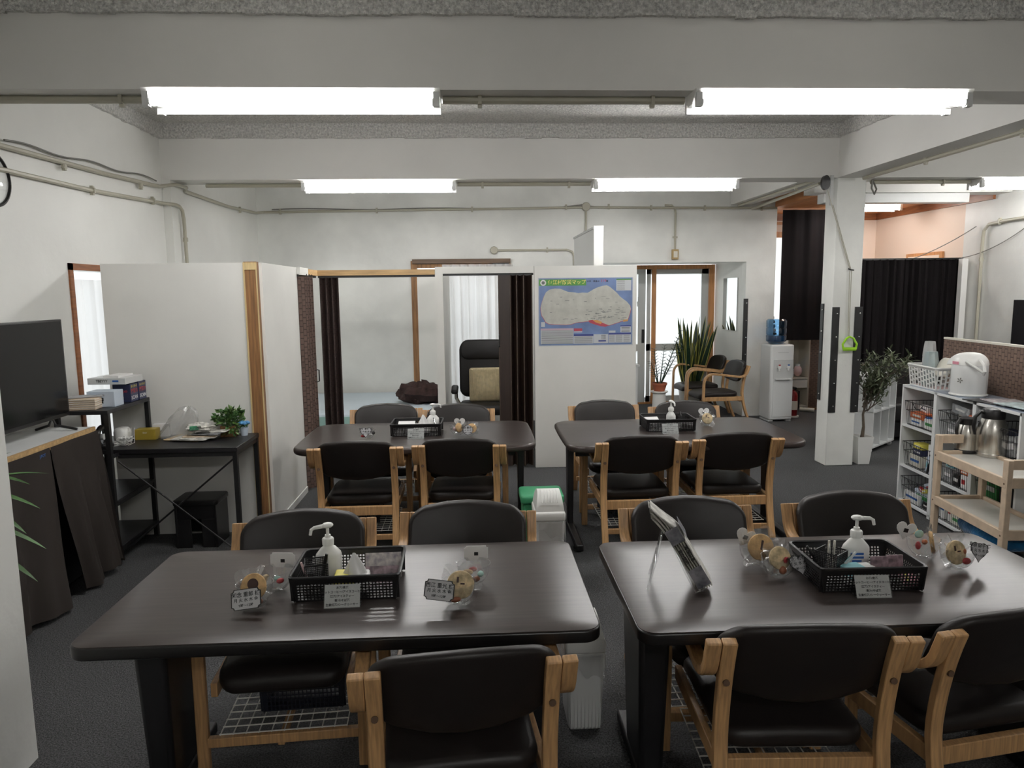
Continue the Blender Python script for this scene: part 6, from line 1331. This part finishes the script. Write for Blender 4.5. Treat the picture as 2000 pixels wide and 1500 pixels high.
goods(0, 0, 'the bottom pillar side basket', [('w', -0.06, -0.09, 0, 0.22, 0.02, 0.075, 0), ('s', 0.0, 0.0, 0.0, 0.25, 0.10, 0.10, 0.0), ('s', 0.03, 0.02, 0.10, 0.16, 0.06, 0.075, -0.35), ('b', 0.12, -0.03, 0.02, 0.07, 0.05, 0.13, 0), ('r', -0.01, -0.055, 0.10, 0.05, 0.02, 0.03, 0.3), ('y', 0.045, -0.055, 0.10, 0.07, 0.02, 0.03, -0.3), ('k', 0.12, -0.085, 0.0, 0.08, 0.015, 0.05, 0)])
goods(1, 2, 'the top middle basket', [('f', -0.05, -0.04, 0, 0.18, 0.10, 0.10, 0), ('p', 0.08, -0.04, 0, 0.12, 0.10, 0.11, 0), ('c', 0.0, 0.03, 0.115, 0.26, 0.10, 0.045, 0), ('v', -0.06, 0.0, 0.165, 0.21, 0.10, 0.065, 0.08), ('o', 0.10, -0.02, 0.165, 0.12, 0.06, 0.02, -0.03)])
goods(1, 1, 'the middle basket of the middle unit', [('f', -0.09, -0.06, 0, 0.10, 0.06, 0.10, 0), ('k', 0.02, -0.07, 0, 0.07, 0.05, 0.08, 0), ('w', 0.10, -0.06, 0, 0.07, 0.06, 0.09, 0), ('p', 0.02, 0.02, 0.0, 0.25, 0.08, 0.14, 0), ('t', -0.10, -0.05, 0.102, 0.08, 0.05, 0.04, 0), ('o', 0.08, -0.05, 0.092, 0.10, 0.05, 0.03, 0)])
goods(1, 0, 'the bottom basket of the middle unit', [('w', -0.12, -0.04, 0, 0.05, 0.10, 0.15, 0), ('c', 0.06, -0.07, 0, 0.18, 0.03, 0.07, 0), ('w', -0.05, -0.03, 0, 0.05, 0.10, 0.16, 0), ('c', 0.03, 0.02, 0, 0.06, 0.08, 0.17, 0), ('w', 0.11, 0.0, 0.0, 0.07, 0.06, 0.14, 0)])
goods(2, 2, 'the top basket of the right unit', [('f', -0.08, -0.05, 0, 0.13, 0.07, 0.12, 0.2), ('f', 0.07, -0.04, 0, 0.15, 0.08, 0.13, -0.2), ('n', 0.0, 0.05, 0, 0.30, 0.06, 0.14, 0)])
goods(2, 1, 'the middle basket of the right unit', [('g', -0.09, -0.05, 0, 0.14, 0.07, 0.15, 0), ('k', 0.07, -0.05, 0, 0.12, 0.07, 0.13, 0), ('s', 0.0, 0.05, 0, 0.25, 0.05, 0.16, 0)])
# white plastic basket with tumblers on top
T0 = UH+0.0025
wbk = thing('tumbler_basket', 'white plastic lattice basket holding tumblers on the shelf top', 'basket', SW(0.215, 0.115, T0), SA)
w, d, h = 0.39, 0.20, 0.165
MB().slab(w-0.06, d-0.05, 0.006, 0.02, 0.002, M=TR(0, 0, 0.004)).build('base', M_PALEPINK, wbk)
for k, (L_, hf) in enumerate(((w, d/2), (d, w/2), (w, d/2), (d, w/2))):
    M = RZ(k*pi/2) @ TR(0, -hf+0.022, 0.004) @ RX(0.13); mb = MB(); n = 9 if k % 2 == 0 else 5
    for i in range(n+1): mb.box((-L_/2+0.022+(L_-0.044)*i/n, 0, h*0.48), (0.010, 0.004, h*0.96), M)
    for j_ in range(5):
        z = (0.0, 0.045, 0.080, 0.118, h-0.02)[j_]; 
        for i in range(n):
            dz = 0.012*((i % 3)-1) if 0 < j_ < 4 else 0
            mb.box((-L_/2+0.022+(L_-0.044)*(i+0.5)/n, 0, z+dz), ((L_-0.044)/n, 0.004, 0.009), M)
    mb.box((0, 0, h-0.012), (L_-0.01, 0.004, 0.022), M); mb.build('lattice', M_WHITEPL, wbk, smooth=0)
MB().tube([(w/2*a, d/2*b_, h-0.003) for a, b_ in ((-0.93, -1), (0.93, -1), (1, -0.9), (1, 0.9), (0.93, 1), (-0.93, 1), (-1, 0.9), (-1, -0.9))], 0.007, 8, closed=True).build('rim', M_WHITEPL, wbk)
def tumbler_stack(label, x, y, z, n, m, r=0.040):
    t = thing('tumbler_stack', label, 'tumblers', SW(x, y, T0+z), SA)
    for i in range(n):
        mb = MB(); zz = 0.035*i; nf = 14; vs = []
        for (rr_, z_) in ((r, 0), (r*0.97, 0.03), (r*0.90, 0.06), (r*0.80, 0.10), (r*0.74, 0.115)):
            for j_ in range(nf): a = 2*pi*j_/nf; q = rr_*(1+0.05*(-1)**j_); vs.append((q*cos(a), q*sin(a), z_+zz))
        fs = [(a*nf+j_, a*nf+(j_+1) % nf, (a+1)*nf+(j_+1) % nf, (a+1)*nf+j_) for a in range(4) for j_ in range(nf)]+[tuple(range(4*nf, 5*nf))]
        mb.add(vs, fs).build('tumbler', m, t, smooth=0)
    return t
tumbler_stack('stack of clear faceted tumblers upside down in the white basket', 0.11, 0.13, 0.015, 7, M_GLITTER, 0.046)
tumbler_stack('stack of turquoise faceted tumblers upside down in the white basket', 0.20, 0.095, 0.015, 5, M_TURQ, 0.052)
o = MB().slab(0.17, 0.15, 0.022, 0.05, 0.009, M=TR(0, 0, 0.10) @ RX(1.15)).build('cream_lid', M_CREAMPL, None, SW(0.32, 0.13, T0+0.06), (0, 0, SA)); tag(o, 'cream rounded lid standing in the white basket', 'lid')
# air pot
ap = thing('air_pot', 'white pump air pot on the shelf top', 'air pot', SW(0.62, 0.13, T0), SA)
MB().lathe([(0.112, 0), (0.118, 0.004), (0.118, 0.012), (0.110, 0.016)], 32).build('base_ring', M_WHITEPL, ap); MB().lathe([(0.110, 0.014), (0.111, 0.10), (0.110, 0.212), (0.106, 0.218)], 32).build('body', M_GREYPL, ap)
def lid(u, v):
    a = 2*pi*u; b_ = v*pi/2; ex = 0.075*max(0, cos(a-pi))**3 if True else 0
    r_ = (0.112+ex*(1-0.55*v))*cos(b_)**0.75 if v < 1 else 0.0
    return (r_*cos(a), r_*sin(a), 0.214+0.085*sin(b_)-0.02*ex/0.075*(1-v))
MB().surf(lid, 40, 10).build('lid', M_WHITEPL, ap)
MB().tube([(0.095, 0.0, 0.262), (0.15, 0, 0.225), (0.165, 0, 0.18), (0.150, 0, 0.155)], [0.008, 0.010, 0.011, 0.009], 8).tube([(0.09, -0.085, 0.245), (0.135, -0.06, 0.215), (0.160, -0.01, 0.175)], 0.009, 8).build('handle', M_WHITEPL, ap)
MB().lathe([(0.1135, 0.205), (0.1135, 0.225)], 8, cap=False, M=RZ(0.2)).build('seam', M_WHITEPL, ap) if False else None
def st(u, v): a = -pi/2-0.15+0.55*u; return (0.1135*cos(a), 0.1135*sin(a), 0.218+0.020*v)
MB().surf(st, 8, 2).build('sticker', M_PINK, ap)
lf = MB()
for k in range(5): a = k*1.25; lf.add([(0.03*0+0.006*cos(a)*0, 0, 0), (0.014*cos(a)-0.005*sin(a), 0, 0.014*sin(a)+0.005*cos(a)), (0.022*cos(a), 0, 0.022*sin(a)), (0.014*cos(a)+0.005*sin(a), 0, 0.014*sin(a)-0.005*cos(a))], [(0, 1, 2, 3)])
lf.build('flower_print', M_CABLE, ap, (0.056, -0.0965, 0.11), (0, 0, radians(30)))
# papers on the shelf top
for i, (x, y, w, d, rz, m, lab) in enumerate(((0.93, 0.09, 0.26, 0.19, 0.25, M_BLKPL, 'black folder under the leaflets on the shelf top'), (1.02, 0.15, 0.30, 0.21, -0.12, M_CARDPHOTO, 'colourful leaflet sheet on the shelf top'), (1.20, 0.15, 0.28, 0.24, 0.08, mat('pale_teal_leaflet', (0.42, 0.50, 0.50), 0.5, noise=(22, 0.35, 2)), 'pale leaflet sheet at the right end of the shelf top'))):
    o = MB().b(-w/2, w/2, -d/2, d/2, 0, 0.005).build('leaflet_sheet', m, None, SW(x, y, T0+0.006*i), (0, 0, SA+rz)); tag(o, lab, 'leaflet')
o = MB().add([(0.0, 0.02, 0.0), (-0.045, 0.03, -0.01), (-0.06, 0.06, -0.055), (-0.02, 0.07, -0.08), (-0.004, 0.05, -0.05)], [(0, 1, 2, 3, 4)]).build('hanging_bag', M_BAG, None, SW(0, 0.02, UH+0.001), (0, 0, SA)); tag(o, 'clear film hanging from the left end of the shelf top', 'bag')
# brown woven board behind the shelf
wbd = thing('woven_board', 'brown woven board standing behind the shelf units', 'screen', SW(-0.16, 0.40, 0), SA); MB().b(0, 1.75, -0.012, 0.012, 0.02, 1.285).build('panel', M_WEAVEB, wbd); MB().b(0, 1.75, -0.015, 0.015, 1.285, 1.30).build('edge', M_CREAMPL, wbd); MB().b(0.1, 0.2, -0.06, 0.06, 0, 0.02).b(1.5, 1.6, -0.06, 0.06, 0, 0.02).build('foot', M_STUD, wbd)

# ---------------- trolley with steel jugs
CO = Vector((2.977, 4.381, 0)); CA = atan2(3.683-4.381, 2.906-2.977); CLN = 0.70; CDP = 0.29
def CW(x, y, z): return CO+Vector((cos(CA)*x-sin(CA)*y, sin(CA)*x+cos(CA)*y, z))
ct = thing('serving_trolley', 'pale birch serving trolley with two trays before the shelves', 'trolley', CO, CA)
for x in (0, CLN):
    for y in (0, CDP): MB().b(x-0.022, x+0.022, y-0.016, y+0.016, 0.05, 0.755).build('post', M_CARTW, ct, bevel=0.004); MB().lathe([(0.024, -0.011), (0.024, 0.011)], 14, M=TR(x, y, 0.025) @ RX90).build('castor', M_BLKPL, ct)
    MB().b(x-0.012, x+0.012, 0.016, CDP-0.016, 0.700, 0.755).build('handle_rail', M_CARTW, ct, bevel=0.003)
for z in (0.355, 0.65):
    tr = MB().b(0.02, CLN-0.02, 0.012, CDP-0.012, z-0.030, z-0.020).build('tray_panel', M_TRAYTOP, ct)
    MB().b(-0.015, CLN+0.015, -0.017, 0.005, z-0.055, z).build('tray_rail', M_CARTW, ct, bevel=0.003); MB().b(-0.015, CLN+0.015, CDP-0.005, CDP+0.017, z-0.055, z).build('tray_rail', M_CARTW, ct, bevel=0.003)
    for x in (0.0, CLN): MB().b(x-0.011, x+0.011, 0.005, CDP-0.005, z-0.055, z).build('tray_rail', M_CARTW, ct, bevel=0.003)
for x in (0, CLN):
    for z in (0.325, 0.62): MB().lathe([(0.006, 0), (0.006, 0.002), (0, 0.002)], 10, M=TR(x, -0.016, z) @ RX90, cap=False).build('screw', M_ASHDK, ct)
def jug(label, loc, r, h, rz, big):
    t = thing('steel_jug', label, 'vacuum jug', loc, rz, 'steel vacuum jugs')
    MB().lathe([(r*0.98, 0), (r, 0.003), (r, 0.022), (r*0.985, 0.024)], 30).build('foot_band', M_BLKPL if not big else M_STEEL, t)
    pr = [(r*0.985, 0.022), (r, 0.03), (r*0.99, h*0.45), (r*0.93, h*0.60), (r*0.80, h*0.72), (r*0.70, h*0.79)]
    MB().lathe(pr, 30).build('body', M_STEEL, t)
    if big: MB().lathe([(r*0.72, h*0.785), (r*0.74, h*0.80), (r*0.73, h*0.95), (r*0.66, h*0.985), (r*0.3, h), (0, h)], 26, cap=False).build('lid', M_BLKPL, t)
    else:
        MB().lathe([(r*0.73, h*0.785), (r*0.76, h*0.80), (r*0.78, h*0.95), (r*0.55, h*0.975), (0, h*0.985)], 26, cap=False).build('lid', M_BLKPL, t); MB().add([(r*0.6, -0.02, h*0.94), (r*0.6, 0.02, h*0.94), (r*1.05, 0, h*0.965), (r*0.7, 0, h*0.86)], [(0, 1, 2), (0, 2, 3), (1, 3, 2)]).build('spout', M_BLKPL, t)
    MB().tube([(-r*0.55, 0, h*0.90), (-r*0.95, 0, h*0.93), (-r*1.28, 0, h*0.82), (-r*1.36, 0, h*0.62), (-r*1.22, 0, h*0.45)], [0.012, 0.013, 0.012, 0.011, 0.008], 8).build('handle', M_BLKPL, t)
    return t
j1 = onz(1892, 887, 0.632); j2 = onz(1946, 893, 0.632)
jug('smaller steel jug with a flat black lid on the trolley', (j1[0]+0.02, j1[1]+0.06, 0.632), 0.066, 0.235, radians(15), False)
jug('larger steel jug with a tall black lid on the trolley', (j2[0]+0.0, j2[1]+0.05, 0.632), 0.088, 0.305, radians(-5)+0.0, True)
# blue cushion on a black box under the trolley
o = MB().b(-0.22, 0.22, -0.12, 0.12, 0, 0.16).build('black_crate', M_BLKPL, None, CW(0.36, 0.155, 0), (0, 0, CA), bevel=0.004); tag(o, 'black box under the trolley', 'box')
def bc(u, v):
    a = 2*pi*u; b_ = pi*(v-0.5); k = 1+0.06*sin(4*a+2*b_)+0.04*sin(9*a)
    return (0.26*k*abs(cos(b_))**0.6*cos(a), 0.14*k*abs(cos(b_))**0.6*sin(a), 0.065+0.062*sin(b_)+0.006*sin(6*a)*cos(b_))
o = MB().surf(bc, 36, 14).build('blue_cushion', M_BLUECLOTH, None, CW(0.37, 0.155, 0.162), (0, 0, CA)); tag(o, 'deep blue cushion heaped under the trolley', 'cushion')
bpy.context.view_layer.update()
